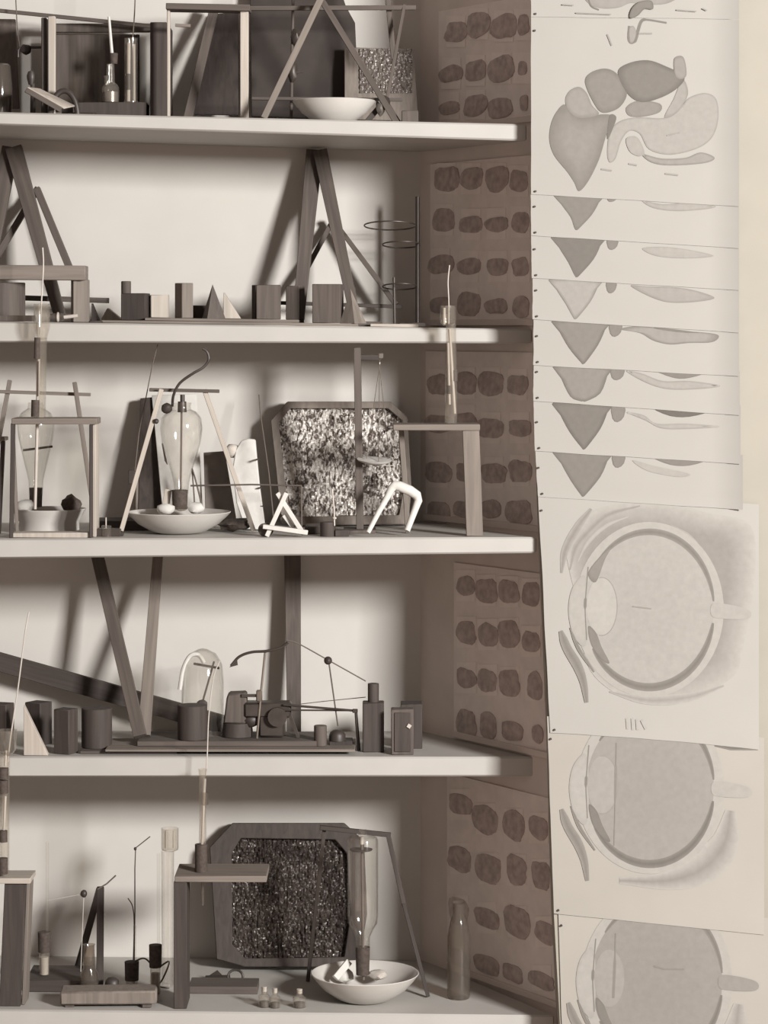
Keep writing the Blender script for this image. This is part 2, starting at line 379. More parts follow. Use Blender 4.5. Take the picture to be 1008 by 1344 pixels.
for i, (nm, xl0, xl1, t, bl, br, xr, lab) in enumerate(CH):
    y = -0.0915 - 0.0016*(len(CH) - i); CY[nm] = y
    NX, NY = 14, 14; mb = MB(); grid = []
    for j in range(NY + 1):
        v = j/NY; row = []
        for k in range(NX + 1):
            u = k/NX
            xl = xl0 + (xl1 - xl0)*v + 0.8*noise.noise(Vector((v*6, i*3.3, 0)))
            px = xl + (xr - xl)*u
            pt = t + (br - bl)*u; pb = bl + (br - bl)*u + 0.7*noise.noise(Vector((u*5, i*2.1, 4)))
            if nm == 'E1' and v == 1: pb += 4*math.sin(u*math.pi)*-0.6
            yy = y - 0.0005*max(0, v - 0.82)/0.18 - (0.009*(max(0, u - 0.905)/0.095)**2 if nm[0] in 'ABC' else 0.0)
            row.append(mb.v(at(px, pt + (pb - pt)*v, yy + lean(pt + (pb - pt)*v))))
        grid.append(row)
    gb = [[mb.v(q.co + Vector((0, .0006, 0))) for q in row] for row in grid]
    for j in range(NY):
        for k in range(NX):
            mb.f([grid[j][k], grid[j+1][k], grid[j+1][k+1], grid[j][k+1]]); mb.f([gb[j][k+1], gb[j+1][k+1], gb[j+1][k], gb[j][k]])
    for j in range(NY):
        mb.f([gb[j][0], gb[j+1][0], grid[j+1][0], grid[j][0]]); mb.f([grid[j][NX], grid[j+1][NX], gb[j+1][NX], gb[j][NX]])
    for k in range(NX):
        mb.f([grid[0][k], grid[0][k+1], gb[0][k+1], gb[0][k]]); mb.f([gb[NY][k], gb[NY][k+1], grid[NY][k+1], grid[NY][k]])
    th = thing('wall_chart', lab, 'chart', at((xl0 + xr)/2, (bl + br)/2, y), 'hanging paper charts')
    CT[nm] = th
    make('sheet', mb, 'sheet_paper_aged' if nm in ('E2', 'E3') else 'sheet_paper', th)
    for tx, ty in ((xl1 + 6, bl - 4), (xl0 + 5, bl - 38 if nm[0] == 'C' else t + 30)):
        if -5 < ty < 1340: 
            p = at(tx, ty, y - 0.0042 + lean(ty)); make('tack', MB().cyl(p, p + Vector((0, 0.005, 0)), 0.0019, seg=8), 'iron', th)
def spline(pts, n=6):
    N = len(pts); out = []
    for i in range(N):
        p0, p1, p2, p3 = [Vector(pts[(i+k-1) % N]) for k in range(4)]
        for j in range(n):
            t = j/n
            out.append(0.5*((2*p1) + (p2-p0)*t + (2*p0-5*p1+4*p2-p3)*t*t + (3*p1-p0-3*p2+p3)*t**3))
    return out
LAY = {}
def at_(p, y): return at(p.x, p.y, y + lean(p.y))
def lay(ch):
    LAY[ch] = LAY.get(ch, 0) + 1
    return CY[ch] - 0.0006 - 0.00005*LAY[ch]
def drawn(ch, name, pts, k_edge, k_mid, smooth=5, curl=0.0, kc=None):
    """a printed shape: darker outline shading to its middle, as on the sheet"""
    y = lay(ch) - curl; mb = MB(); o = spline(pts, smooth) if smooth else [Vector(p) for p in pts]
    c = sum(o, Vector((0, 0)))/len(o); lv = []
    ks = ((1.0, k_edge), (0.93, k_edge*0.7 + k_mid*0.3), (0.75, k_mid), (0.4, k_mid if kc is None else kc), (0.04, k_mid if kc is None else kc))
    for fr, k in ks: lv.append([(mb.v(at_(c + (p - c)*fr, y)), k) for p in o])
    n = len(o)
    def paint(f, ks_):
        if f:
            for lp, k in zip(f.loops, ks_): lp[mb.co] = (*tone(k), 1)
    def cr(a, b): return a.x*b.y - a.y*b.x
    sg = [cr(o[i] - c, o[(i+1) % n] - c) for i in range(n)]
    if all(q > 0 for q in sg) or all(q < 0 for q in sg):
        for A, B in zip(lv, lv[1:]):
            for i in range(n):
                q = [A[i], A[(i+1) % n], B[(i+1) % n], B[i]]
                paint(mb.f([e[0] for e in q]), [e[1] for e in q])
        paint(mb.f([e[0] for e in lv[-1]]), [e[1] for e in lv[-1]])
    else:                               # not star shaped: fill the outline and shade a rim inside it
        for row in lv:
            for e in row: mb.bm.verts.remove(e[0])
        area = sum(cr(o[i], o[(i+1) % n]) for i in range(n)); sgn = 1 if area > 0 else -1
        for off_, dy, kk_ in ((0, 0, k_edge), (1.0, .000015, k_edge*.5 + k_mid*.5), (2.2, .00003, k_mid)):
            ring = []
            for i in range(n):
                d = (o[(i+1) % n] - o[i-1]).normalized(); ring.append(o[i] + Vector((-d.y, d.x))*sgn*off_)
            V = [mb.v(at_(p, y - dy)) for p in ring]
            for tri in tessellate_polygon([[Vector((p.x, p.y, 0)) for p in ring]]): paint(mb.f([V[q] for q in tri]), [kk_]*3)
    face_us(mb); return make(name, mb, 'ink', CT[ch], ang=0, recalc=False)
def face_us(mb):
    mb.bm.normal_update()
    for f in mb.bm.faces:
        if f.normal.y > 0: f.normal_flip()
def along(w, t):
    if not isinstance(w, (list, tuple)): return w
    x = t*(len(w) - 1); k = min(int(x), len(w) - 2); return w[k] + (w[k+1] - w[k])*(x - k)
def band(ch, name, pts, wds, k, k2=None, curl=0.0, closed=False):
    """a printed line or strip along a path of pixels"""
    y = lay(ch) - curl; mb = MB(); P = [Vector(p) for p in pts]; N = len(P); rows = []
    k2 = k if k2 is None else k2
    for i, p in enumerate(P):
        a = P[i-1] if (i or closed) else p; b = P[(i+1) % N] if (i < N-1 or closed) else p
        d = (b - a).normalized(); n = Vector((-d.y, d.x)); w_ = along(wds, i/max(1, N - 1))
        rows.append([mb.v(at_(p + n*(w_/2), y)), mb.v(at_(p, y)), mb.v(at_(p - n*(w_/2), y))])
    for i in range(N if closed else N-1):
        for j in (0, 1):
            f = mb.f([rows[i][j], rows[(i+1) % N][j], rows[(i+1) % N][j+1], rows[i][j+1]])
            if f:
                for lp in f.loops:
                    mid = any(lp.vert is r[1] for r in rows); lp[mb.co] = (*tone(k if mid else k2), 1)
    face_us(mb); return make(name, mb, 'ink', CT[ch], ang=0, recalc=False)
def opath(pts, n=6):
    q = [Vector(p) for p in pts]; q = [q[0]*2 - q[1]] + q + [q[-1]*2 - q[-2]]; out = []
    for i in range(1, len(q) - 2):
        p0, p1, p2, p3 = q[i-1], q[i], q[i+1], q[i+2]
        for j in range(n):
            t = j/n; out.append(0.5*((2*p1) + (p2-p0)*t + (2*p0-5*p1+4*p2-p3)*t*t + (3*p1-p0-3*p2+p3)*t**3))
    return out + [q[-2]]
# uppermost chart
drawn('A', 'organ_drawing', [(768,-20),(772,4),(790,11),(812,10),(828,4),(850,6),(880,3),(900,-20)], 0.72, 0.80)
drawn('A', 'tube_drawing', [(826,21),(830,10),(840,2),(855,1),(857,12),(846,12),(838,20),(830,24)], 0.52, 0.60, curl=0.003)
band('A', 'outline', opath([(771,-5),(776,8),(786,13)]), 2.0, 0.55)
for q in (((738,6),(753,7)), ((756,17),(802,19)), ((888,13),(914,15)), ((922,11),(928,14))): band('A', 'caption', q, 1.6, 0.80, curl=0.003)
# digestive organs
band('B', 'tube_drawing', opath([(826,34),(825,50),(828,56),(833,54),(837,42),(842,28),(850,26),(875,30)]), [3]*6*3 + [5]*6 + [4]*6*2 + [2.5]*8, 0.55, 0.66)
drawn('B', 'tube_fill', [(826,38),(831,34),(835,42),(832,54),(827,55)], 0.72, 0.80)
drawn('B', 'stomach_drawing', [(905,128),(925,122),(940,130),(943,155),(935,180),(915,195),(880,203),(852,196),(840,176),(826,172),(815,186),(808,208),(800,213),(797,200),(800,175),(812,160),(835,154),(870,155),(885,148),(896,138)], 0.76, 0.87, kc=0.90)
drawn('B', 'duct_drawing', [(896,104),(903,124),(888,148),(872,154),(884,130)], 0.70, 0.82)
drawn('B', 'strap_drawing', [(822,141),(838,132),(866,136),(866,147),(845,153),(826,152)], 0.60, 0.68)
drawn('B', 'lobe_drawing', [(740,137),(726,155),(721,180),(727,203),(745,226),(754,240),(760,251),(772,238),(786,210),(795,180),(804,154),(790,150),(768,154),(750,148)], 0.58, 0.66, kc=0.72)
drawn('B', 'lobe_drawing', [(742,131),(748,119),(760,114),(770,122),(777,138),(786,150),(762,155),(747,146)], 0.66, 0.76)
drawn('B', 'lobe_drawing', [(768,108),(776,95),(795,90),(811,98),(823,121),(813,141),(792,148),(780,136)], 0.55, 0.65)
drawn('B', 'lobe_drawing', [(811,95),(825,83),(850,79),(874,87),(898,100),(890,115),(868,128),(842,134),(823,122)], 0.46, 0.58)
drawn('B', 'tube_drawing', [(885,77),(897,75),(901,98),(893,104),(886,98)], 0.62, 0.74)
drawn('B', 'gap_drawing', [(800,152),(809,154),(803,172),(797,182)], 0.50, 0.52)
drawn('B', 'gland_drawing', [(843,202),(868,208),(900,207),(920,200),(938,207),(925,214),(880,217),(855,213)], 0.66, 0.78)
drawn('B', 'gland_drawing', [(822,182),(836,180),(846,200),(838,205),(826,198)], 0.82, 0.86)
for q in (((789,222),(803,224)), ((825,215),(836,217)), ((873,228),(890,230)), ((875,178),(892,174)), ((838,44),(856,44)), ((797,45),(803,60))): band('B', 'caption', q, 2.0, 0.80)
# lobe strips
def strip(ch, x0, x1, ty, tip, ke, km, gland=None, lens=None, stub=(797, 808, 8), cut=None):
    x0b = x0; dy = 0.055*(x1 - x0)
    pts = [(x0, ty - 4), (x0 + 8, ty + (tip[1]-ty)*0.25), (x0 + 20, ty + (tip[1]-ty)*0.62), (tip[0] - 3, tip[1] - 3), (tip[0], tip[1]), (tip[0] + 5, tip[1] - 4), (x1 - 12, ty + (tip[1]-ty)*0.55), (x1 - 3, ty + (tip[1]-ty)*0.2), (x1, ty - 1)]
    if cut: pts = [(a, min(b, cut)) for a, b in pts]
    drawn(ch, 'lobe_drawing', pts, ke, km, smooth=3)
    a, b, h = stub
    drawn(ch, 'stub_drawing', [(a, ty), (b + 1, ty + 1), (b, ty + h*0.7), ((a+b)/2, ty + h), (a + 1, ty + h*0.8)], 0.56, 0.62, smooth=2)
    if gland:
        for i, g in enumerate(gland): drawn(ch, 'gland_drawing', g[0], g[1], g[2])
    if lens: drawn(ch, 'lens_drawing', lens[0], lens[1], lens[1] + 0.03, smooth=3)
strip('C1', 729, 789, 257, (757, 302), 0.54, 0.62, [([(843,263),(870,268),(905,266),(938,270),(930,274),(890,277),(858,273)], 0.78, 0.86)])
strip('C2', 726, 791, 312, (757, 364), 0.50, 0.54, [([(843,326),(870,324),(905,328),(937,336),(900,339),(862,336)], 0.80, 0.88)], stub=(797, 810, 16))
strip('C3', 723, 787, 368, (755, 419), 0.62, 0.86, [([(828,375),(850,376),(885,377),(915,382),(938,391),(915,396),(880,397),(855,390)], 0.70, 0.82)], stub=(796, 808, 17))
strip('C4', 727, 797, 422, (765, 478), 0.48, 0.64, [([(814,432),(840,428),(880,434),(920,436),(943,440),(935,449),(905,450),(880,452),(858,447),(840,437)], 0.58, 0.78)],
      ([(858,430),(890,436),(918,437),(900,434),(875,431)], 0.55), stub=(800, 815, 20))
strip('C5', 729, 800, 481, (765, 545), 0.50, 0.68, [([(822,487),(842,490),(870,500),(905,500),(945,506),(925,510),(880,511),(850,503)], 0.78, 0.87)],
      ([(860,486),(890,489),(926,489),(905,496),(885,496)], 0.56), stub=(802, 818, 18), cut=526.5)
strip('C6', 728, 800, 530, (766, 590), 0.44, 0.56, [([(822,541),(845,545),(862,556),(900,556),(945,560),(900,563),(868,562),(848,552)], 0.80, 0.88)],
      ([(858,536),(890,539),(930,540),(905,547),(880,546)], 0.42), stub=(803, 819, 24))
strip('C7', 729, 800, 594, (765, 652), 0.50, 0.60, [([(830,604),(860,612),(905,622),(890,626),(850,618)], 0.88, 0.90)],
      ([(857,600),(890,603),(926,604),(905,611),(880,610)], 0.58), stub=(804, 819, 20))
# eyes
def arc(c, rx, ry, a0, a1, n=40): return [(c[0] + rx*math.cos(R(a0 + (a1-a0)*i/n)), c[1] - ry*math.sin(R(a0 + (a1-a0)*i/n))) for i in range(n + 1)]
def eye(ch, c, rx, ry, fill, ring, top, outer):
    if top:
        drawn(ch, 'muscle_drawing', [(748,752),(744,720),(760,690),(785,668),(830,660),(880,662),(930,674),(985,690),(990,760),(975,850),(960,890),(900,918),(840,920),(800,905),(770,870),(760,800)], 0.97, outer)
        band(ch, 'fold_drawing', opath([(737,752),(742,722),(758,692),(776,668)]), [3, 9, 11, 10, 4], 0.70, 0.88)
        band(ch, 'fold_drawing', opath([(748,748),(756,718),(775,695),(800,675),(840,664)]), [2, 8, 8, 7, 2], 0.72, 0.86)
        band(ch, 'fold_drawing', opath([(758,738),(772,712),(796,690),(825,678)]), [1, 5, 5, 1], 0.95, 0.88)
        band(ch, 'fold_drawing', opath([(880,688),(910,710),(930,745)]), [1, 6, 6, 1], 0.76, 0.9)
        band(ch, 'fold_drawing', opath([(800,908),(850,919),(905,915),(950,900)]), [2, 10, 14, 10, 3], 0.78, 0.96)
    else:
        band(ch, 'muscle_drawing', opath([(c[0]+rx+22, c[1]+30),(c[0]+rx+14, c[1]+72),(c[0]+rx-14, c[1]+106),(c[0]+22, c[1]+122),(c[0]-40, c[1]+122)]), [14, 30, 42, 40, 30, 18, 8], outer - .04, 0.97)
    drawn(ch, 'sclera_drawing', arc(c, rx + 13, ry + 13, 0, 350, 35), 0.94, 0.94, smooth=2)
    drawn(ch, 'interior_drawing', arc(c, rx, ry, 0, 350, 35), fill, fill, smooth=2, kc=fill*0.98)
    wl = [2 + 7*math.sin(math.pi*i/40)**0.6 for i in range(41)]
    band(ch, 'ring_drawing', arc(c, rx, ry, 6, 142), wl, ring, ring + 0.12)
    wl = [3 + 8*math.sin(math.pi*i/40)**0.6 for i in range(41)]
    band(ch, 'ring_drawing', arc(c, rx, ry, -10, -150), wl, ring - 0.03, ring + 0.10)
    drawn(ch, 'cornea_drawing', [(c[0]-84,c[1]-44),(c[0]-100,c[1]-30),(c[0]-106,c[1]),(c[0]-100,c[1]+32),(c[0]-84,c[1]+48),(c[0]-80,c[1])], 0.88, 0.94)
    q = arc((c[0]-62, c[1]-4), 20, 38, 0, 350, 35)
    drawn(ch, 'lens_drawing', q, min(0.97, fill + 0.06), min(0.97, fill + 0.07), smooth=2)
    band(ch, 'outline', arc((c[0]-62, c[1]-4), 20, 38, 100, -100), 1.2, 0.74)
    band(ch, 'iris_drawing', opath([(c[0]-80,c[1]-56),(c[0]-83,c[1]-20),(c[0]-84,c[1]),(c[0]-82,c[1]+40)]), [1.5]*8 + [4]*4 + [1.5]*7, 0.55, 0.70)
    drawn(ch, 'ciliary_drawing', [(c[0]-80,c[1]+22),(c[0]-70,c[1]+30),(c[0]-62,c[1]+50),(c[0]-52,c[1]+70),(c[0]-62,c[1]+66),(c[0]-76,c[1]+46)], ring, ring + 0.06)
    if top: drawn(ch, 'ciliary_drawing', [(c[0]-80,c[1]-48),(c[0]-64,c[1]-70),(c[0]-48,c[1]-84),(c[0]-58,c[1]-66),(c[0]-70,c[1]-36)], ring, ring + 0.1)
    band(ch, 'muscle_strip_drawing', opath([(c[0]-116,c[1]+28),(c[0]-108,c[1]+50),(c[0]-94,c[1]+74),(c[0]-86,c[1]+96),(c[0]-82,c[1]+122)]), [5, 11, 12, 13, 12, 10, 8, 5], 0.60, 0.74)
    band(ch, 'muscle_strip_drawing', opath([(c[0]-104,c[1]+24),(c[0]-92,c[1]+52),(c[0]-72,c[1]+82)]), [1, 4, 5, 4, 2], 0.58, 0.72)
    drawn(ch, 'nerve_drawing', [(c[0]+82,c[1]-6),(c[0]+96,c[1]-8),(c[0]+130,c[1]),(c[0]+130,c[1]+12),(c[0]+96,c[1]+12),(c[0]+82,c[1]+8)], 0.90 if ch != 'E3' else 0.74, 0.90 if ch != 'E3' else 0.74)
eye('E1', (852, 800), 85, 102, 0.90, 0.56, True, 0.73)
band('E1', 'caption', ((830,796),(855,799)), 1.6, 0.72)
for q in (((823,943),(824,957)), ((830,943),(831,958)), ((836,944),(837,958)), ((842,945),(848,957))): band('E1', 'caption', q, 3.5, 0.95, 0.985)
eye('E2', (853, 1034), 84, 100, 0.78, 0.52, False, 0.76)
band('E2', 'outline', opath([(809,975),(808,1030),(806,1110)]), [1.5]*4 + [3.5]*4 + [1.2]*5, 0.62, 0.74)
band('E2', 'curl_shadow_drawing', ((938,979),(960,982),(995,982)), [1, 5, 5], 0.45, 0.70)  # paints the shadow under the curled edge of the chart above
eye('E3', (862, 1288), 86, 104, 0.74, 0.54, False, 0.78)
band('E3', 'outline', opath([(808,1225),(807,1265),(805,1310)]), [1.5]*4 + [3.5]*5, 0.62, 0.70)
band('E3', 'caption', ((858,1268),(872,1272),(898,1272)), 2.0, 0.66)

# ------------------------------------------------------------------ object builders
def stand_z(n, px, y, lift=0.0): return sz(n, X(px, y)) + lift
def gpt(n, px, y, lift=0.0): return Vector((X(px, y), y, stand_z(n, px, y, lift)))
def rotblock(n, x0, xs, x1, yt, y, mat, label, lift=0.0, cat='block', name='wooden_block', group='wooden geometric blocks'):
    wl, wr = max(0.5, xs - x0), max(0.5, x1 - xs); a = math.atan2(wl, wr); Ln = L(math.hypot(wl, wr), y)
    cx = X((x0 + x1)/2, y); z0 = sz(n, cx) + lift; z1 = Z(yt, y)
    mb = MB().box((cx, y, (z0 + z1)/2), (Ln, Ln, z1 - z0), rz=a)
    return make(name, mb, mat, label=label, cat=cat, group=group, bev=0.0012)
def flatblock(n, x0, x1, yt, y, depth, mat, label, lift=0.0, rz=0.0, cat='block', name='wooden_block', group='wooden geometric blocks'):
    cx = X((x0 + x1)/2, y); z0 = sz(n, cx) + lift; z1 = Z(yt, y)
    return make(name, MB().box((cx, y, (z0 + z1)/2), (L(x1 - x0, y), depth, z1 - z0), rz=rz), mat, label=label, cat=cat, group=group, bev=0.0012)
def cylblock(n, x0, x1, yt, y, mat, label, lift=0.0, cat='block', name='wooden_cylinder', group='wooden geometric blocks'):
    cx = X((x0 + x1)/2, y); z0 = sz(n, cx) + lift; r = L((x1 - x0)/2, y)
    zt = Z(yt, y)
    mb = MB().lathe((cx, y, z0), [(r - 0.001, 0), (r, 0.001), (r, zt - z0 - 0.001), (r - 0.001, zt - z0)], 36, cap0=True, cap1=True)
    return make(name, mb, mat, label=label, cat=cat, group=group)
def pyramid(n, x0, x1, apex, yb_, y, mat, label, depth=None, rz=0.0, lift=0.0):
    cx = X((x0 + x1)/2, y); z0 = sz(n, cx) + lift; h = L(x1 - x0, y)/2; dp = (depth or 2*h)/2
    mb = MB(); m = Matrix.Rotation(rz, 3, 'Z')
    B = [mb.v(Vector((cx, y, z0)) + m @ Vector((a*h, b*dp, 0))) for a, b in ((-1,-1), (1,-1), (1,1), (-1,1))]
    T = mb.v(at(apex[0], apex[1], y))
    mb.f(B[::-1])
    for i in range(4): mb.f([B[i], B[(i+1) % 4], T])
    return make('wooden_pyramid', mb, mat, label=label, cat='block', group='wooden geometric blocks')
def slabpoly(name, pts, th, mat, parent=None, bev=0.001, **kw):     # pts: (px, py, y) outline; th: thickness in depth
    mb = MB().prism([at(*p) for p in pts], (0, th, 0)); return make(name, mb, mat, parent, bev=bev, **kw)
def lath(name, p1, p2, wpx, th, mat, parent=None, w2=None, **kw):
    a, b = at(*p1), at(*p2); k = (D0 + p1[2])/F; k2 = (D0 + p2[2])/F
    return make(name, MB().bar(a, b, wpx*k, th, (wpx if w2 is None else w2)*k2), mat, parent, bev=0.0008, **kw)
def wire(name, pts, r, mat, parent=None, seg=8, n=6, straight=False, **kw):
    P = [at(*p) for p in pts]
    if not straight and len(P) > 2:
        q = [P[0]*2 - P[1]] + P + [P[-1]*2 - P[-2]]; out = []
        for i in range(1, len(q) - 2):
            p0, p1, p2, p3 = q[i-1:i+3]
            for j in range(n):
                t = j/n; out.append(0.5*((2*p1) + (p2-p0)*t + (2*p0-5*p1+4*p2-p3)*t*t + (3*p1-p0-3*p2+p3)*t**3))
        P = out + [q[-2]]
    return make(name, MB().tube(P, r, seg), mat, parent, **kw)
def rodpx(name, p1, p2, rpx, mat, parent=None, seg=14, **kw):
    return make(name, MB().cyl(at(*p1), at(*p2), L(rpx, p1[2]), L(rpx, p2[2]), seg), mat, parent, **kw)
def shell(name, c, prof, mat, parent, th=0.0012, seg=36, **kw):     # thin walled lathe, open ends
    inn = [(max(r - th, 0.0004), z) for r, z in prof][::-1]
    mb = MB().lathe(c, prof + inn + [prof[0]], seg); bmesh.ops.remove_doubles(mb.bm, verts=mb.bm.verts, dist=1e-7)
    return make(name, mb, mat, parent, **kw)
def bowl(n, x0, x1, yr, y, label, lift=0.0, bf=0.42):
    cx = X((x0 + x1)/2, y); z0 = sz(n, cx) + lift + .0012; Rr = L((x1 - x0)/2, y); h = Z(yr, y) - z0; b = Rr*bf
    t = thing('enamel_bowl', label, 'bowl', (cx, y, z0), 'white bowls on the shelves')
    o = [(0.0005, 0.0), (b, 0.0), (b + Rr*0.10, h*0.08), (max(Rr*0.78, b*1.12), h*0.45), (Rr*0.93, h*0.80), (Rr, h), (Rr*0.99, h + 0.001), (Rr*0.965, h), (Rr*0.88, h*0.80), (max(Rr*0.72, b*1.05), h*0.5), (b, h*0.18), (0.0005, h*0.14)]
    make('bowl_body', MB().lathe((cx, y, z0), o, 48), 'ceramic', t, ang=60)
    return t, Vector((cx, y, z0 + h*0.16)), Rr, h

def ft(n, px, y, lift=.002): return (px, HZ + (ZC - sz(n, X(px, y)) - lift)*F/(D0 + y), y)
# ================================================================== BAY 1 (top)
# dark plate at the left edge with a small glass dish before it
slabpoly('slate_plate', [(-60, 24, .27), (20, 25, .27), (25, 142.5, .22), (-60, 140.5, .22)], 0.010, 'wood_mid', label='dark grey plate leaning at the far left of the topmost shelf', cat='plate')
t = thing('specimen_jar', 'dark squat jar cut by the left edge on the topmost shelf', 'jar', gpt(1, 0, .10))
c = gpt(1, -2, .10)
shell('jar_body', c, [(0.0005, 0.0006), (0.022, 0.001), (0.026, 0.02), (0.026, 0.06), (0.022, Z(86, .1) - c.z), (0.019, Z(84, .1) - c.z)], 'glass_dark', t)
make('jar_contents', MB().lathe(c, [(0.0005, .0025), (0.0235, .003), (0.0238, .045), (0.0005, .0455)], 28), 'rubber', t)
# thin lath across the top
t = lath('hanging_lath', (-60, 8, .20), (206, 35, .20), 5, 0.007, 'wood_mid', label='thin lath running slantwise across the top left of the picture', cat='lath')
# cord with dark clamp
t = thing('cord_clamp', 'dark clamp hanging on a cord beside the open crate', 'clamp', at(30, 72, .17))
wire('cord', [(19, -40, .17), (21, 5, .17), (23, 40, .17), (26, 62, .17)], 0.0011, 'thread', t)
make('clamp_body', MB().lump(at(34, 65, .17), (0.011, 0.008, 0.010), 3), 'rubber', t)
make('clamp_screw', MB().cyl(at(40, 62, .17), at(56, 62, .17), 0.003, 0.0025), 'iron', t)
make('clamp_hook', MB().tube([at(27, 62, .17), at(24, 66, .17), at(24, 75, .17)], 0.002), 'iron', t)
# open crate
t = thing('wooden_crate', 'open sided wooden crate with pale front post on topmost shelf', 'crate', gpt(1, 135, .15))
zb = lambda px, y: sz(1, X(px, y))
def panel(name, x0, x1, yt, y0, y1, mat, par, n=1, zlo=None):
    xa, xb = X(x0, y0), X(x1, y0); z0 = min(sz(n, xa), sz(n, xb)) if zlo is None else zlo; z0 = max(sz(n, xa), sz(n, xb)) + .0005 if zlo is None else zlo
    z1 = Z(yt, y0)
    return make(name, MB().box(((xa + xb)/2, (y0 + y1)/2, (z0 + z1)/2), (xb - xa, y1 - y0, z1 - z0)), mat, par, bev=0.0012)
panel('front_post', 63, 72.5, 21, .10, .112, 'wood_pale', t)
panel('side_board', 54, 61, 23, .113, .24, 'wood_dark', t)
panel('side_board', 197, 219, 29, .10, .24, 'wood_dark', t)
ztop = Z(31, .24)
make('top_rail', MB().box((X(130, .24), .245, ztop - 0.008), (L(140, .24), .010, 0.017)), 'wood_mid', t, bev=.001)
panel('back_board', 73, 178, 45, .241, .249, 'wood_mid', t)
panel('back_strut', 178, 183, 45, .236, .24, 'wood_dark', t)
make('bottom_rail', MB().box((X(135, .23), .235, zb(135, .235) + .012), (L(120, .23), .008, .02)), 'wood_dark', t, bev=.001)
# little black knob-topped stopper bottle
t = thing('stopper_bottle', 'small black knobbed stopper beside the open crate', 'stopper', gpt(1, 43, .13))
c = gpt(1, 43, .13)
make('knob', MB().lathe(at(41, 112, .13), [(0.0005, 0), (0.005, 0.001), (0.008, .012), (0.0085, .018), (0.006, .026), (0.0005, .028)], 20), 'rubber', t)
make('neck', MB().cyl(c, at(43, 110, .13), 0.0055, 0.004), 'wood_dark', t)
# tilted small box/tray in front
t = thing('tilted_tray', 'small pale tray tilted on edge at the front of the topmost shelf', 'tray', gpt(1, 60, .01))
zf = gpt(1, 80, -.02)
lath('front_rim', (34, 118, -.02), (80, 144, -.02), 7, .006, 'wood_mid', t)
a, b, c_, d_ = at(36, 114, -.016), at(84, 141, -.016), at(98, 138, .06), at(52, 116, .06)
make('tray_bed', MB().prism([a, b, c_, d_], (0, 0, -0.003)), 'wood_pale', t, bev=.0006)
make('prop', MB().bar(gpt(1, 66, .03, .0006), at(66, 128, .03), .006, .006), 'wood_mid', t)
make('foot', MB().bar(gpt(1, 77, -.012, .0006), at(77, 142, -.012), .010, .008), 'wood_mid', t)
# black horseshoe piece
t = thing('horseshoe_magnet', 'black curved horseshoe piece lying behind the tilted tray', 'magnet', gpt(1, 84, .08))
P = []
for i in range(17):
    a = math.pi*i/16; P.append(gpt(1, 84, .08) + Vector((-math.cos(a)*.025 + 0.002, -0.015, .0055 + math.sin(a)*.047)))
make('bow', MB().tube(P, 0.0055, 10), 'rubber', t)
make('keeper', MB().box(gpt(1, 100, .08) + Vector((.012, 0, .007)), (.05, .018, .013), rz=-.2), 'iron', t, bev=.001)
# two-necked bottle with tube
lift = 0.0
t = thing('reagent_bottle', 'two necked glass bottle with dark stopper and white tube', 'bottle', gpt(1, 145, .14))
flat = flatblock(1, 98, 194, 136, .14, .07, 'wood_dark', lift=.0018, label= 'dark low wooden plinth under the two necked bottle and tall tubes', cat='plinth', name='wooden_plinth', group=None)
pz = Z(136, .14)
c = Vector((X(145, .14), .14, pz))
shell('bottle_body', c, [(0.0005, .0005), (0.014, .0005), (0.0165, .004), (0.0165, .030), (0.013, .036), (0.0085, .040), (0.0075, Z(84, .14) - pz)], 'glass_thick', t, .0012)
shell('side_neck', at(140, 112, .138), [(0.005, 0), (0.0045, .010), (0.006, .018)], 'glass_thick', t, .001)
make('stopper', MB().cyl(at(149, 84, .14), at(149, 70, .14), .0072, .0085), 'cork', t)
make('outlet_tube', MB().cyl(at(147, 72, .14), at(143, 22, .14), .0034, .0026), 'ceramic', t)
make('liquid', MB().lathe(c, [(0.0005, .002), (0.0148, .003), (0.0148, .022), (.0005, .0225)], 28), 'tin', t)
# tall glass cylinder with tubes
t = thing('glass_cylinder', 'tall glass cylinder holding two bright tubes in the open crate', 'glass cylinder', Vector((X(172, .13), .13, pz)))
c = Vector((X(172, .13), .13, pz))
shell('cylinder_wall', c, [(0.014, 0), (0.0135, .003), (0.0125, .006), (0.0125, Z(50, .13) - pz)], 'glass_thick', t)
make('base_disc', MB().lathe(c, [(.0005, 0), (.0138, 0), (.0138, .003), (.0005, .003)], 28), 'glass_thick', t)
make('inner_tube', MB().cyl(c + Vector((-.005, 0, .003)), at(169, 56, .13), .0036), 'wire_pale', t)
make('inner_tube', MB().cyl(c + Vector((.006, 0, .003)), at(176, 58, .13), .0026), 'wire_pale', t)
make('inner_float', MB().cyl(at(168.5, 118, .13), at(168.5, 97, .13), .0052), 'rubber', t)
wire('thread', [(178, -30, .13), (177, 8, .13), (175, 40, .13), (173, 56, .13)], .0012, 'thread', t)
# pale rectangular frame
t = thing('frame_stand', 'pale upright rectangular frame with a small bracket on topmost shelf', 'frame', gpt(1, 272, .05))
panel('upright', 219, 223, 12, .05, .062, 'wood_pale', t)
panel('upright', 315, 326, 8, .05, .066, 'wood_pale', t)
zt_ = Z(8, .05)
make('top_bar', MB().bar(at(219, 10, .058), at(329, 12, .058), L(8), .05), 'wood_mid', t, bev=.001)
make('bottom_bar', MB().bar(gpt(1, 222, .058) + Vector((0, 0, .0045)), gpt(1, 318, .058) + Vector((0, 0, .0045)), .006, .012), 'wood_light', t)
make('bracket', MB().bar(at(230, 33, .05), at(250, 34, .05), .0055, .008), 'wood_light', t)
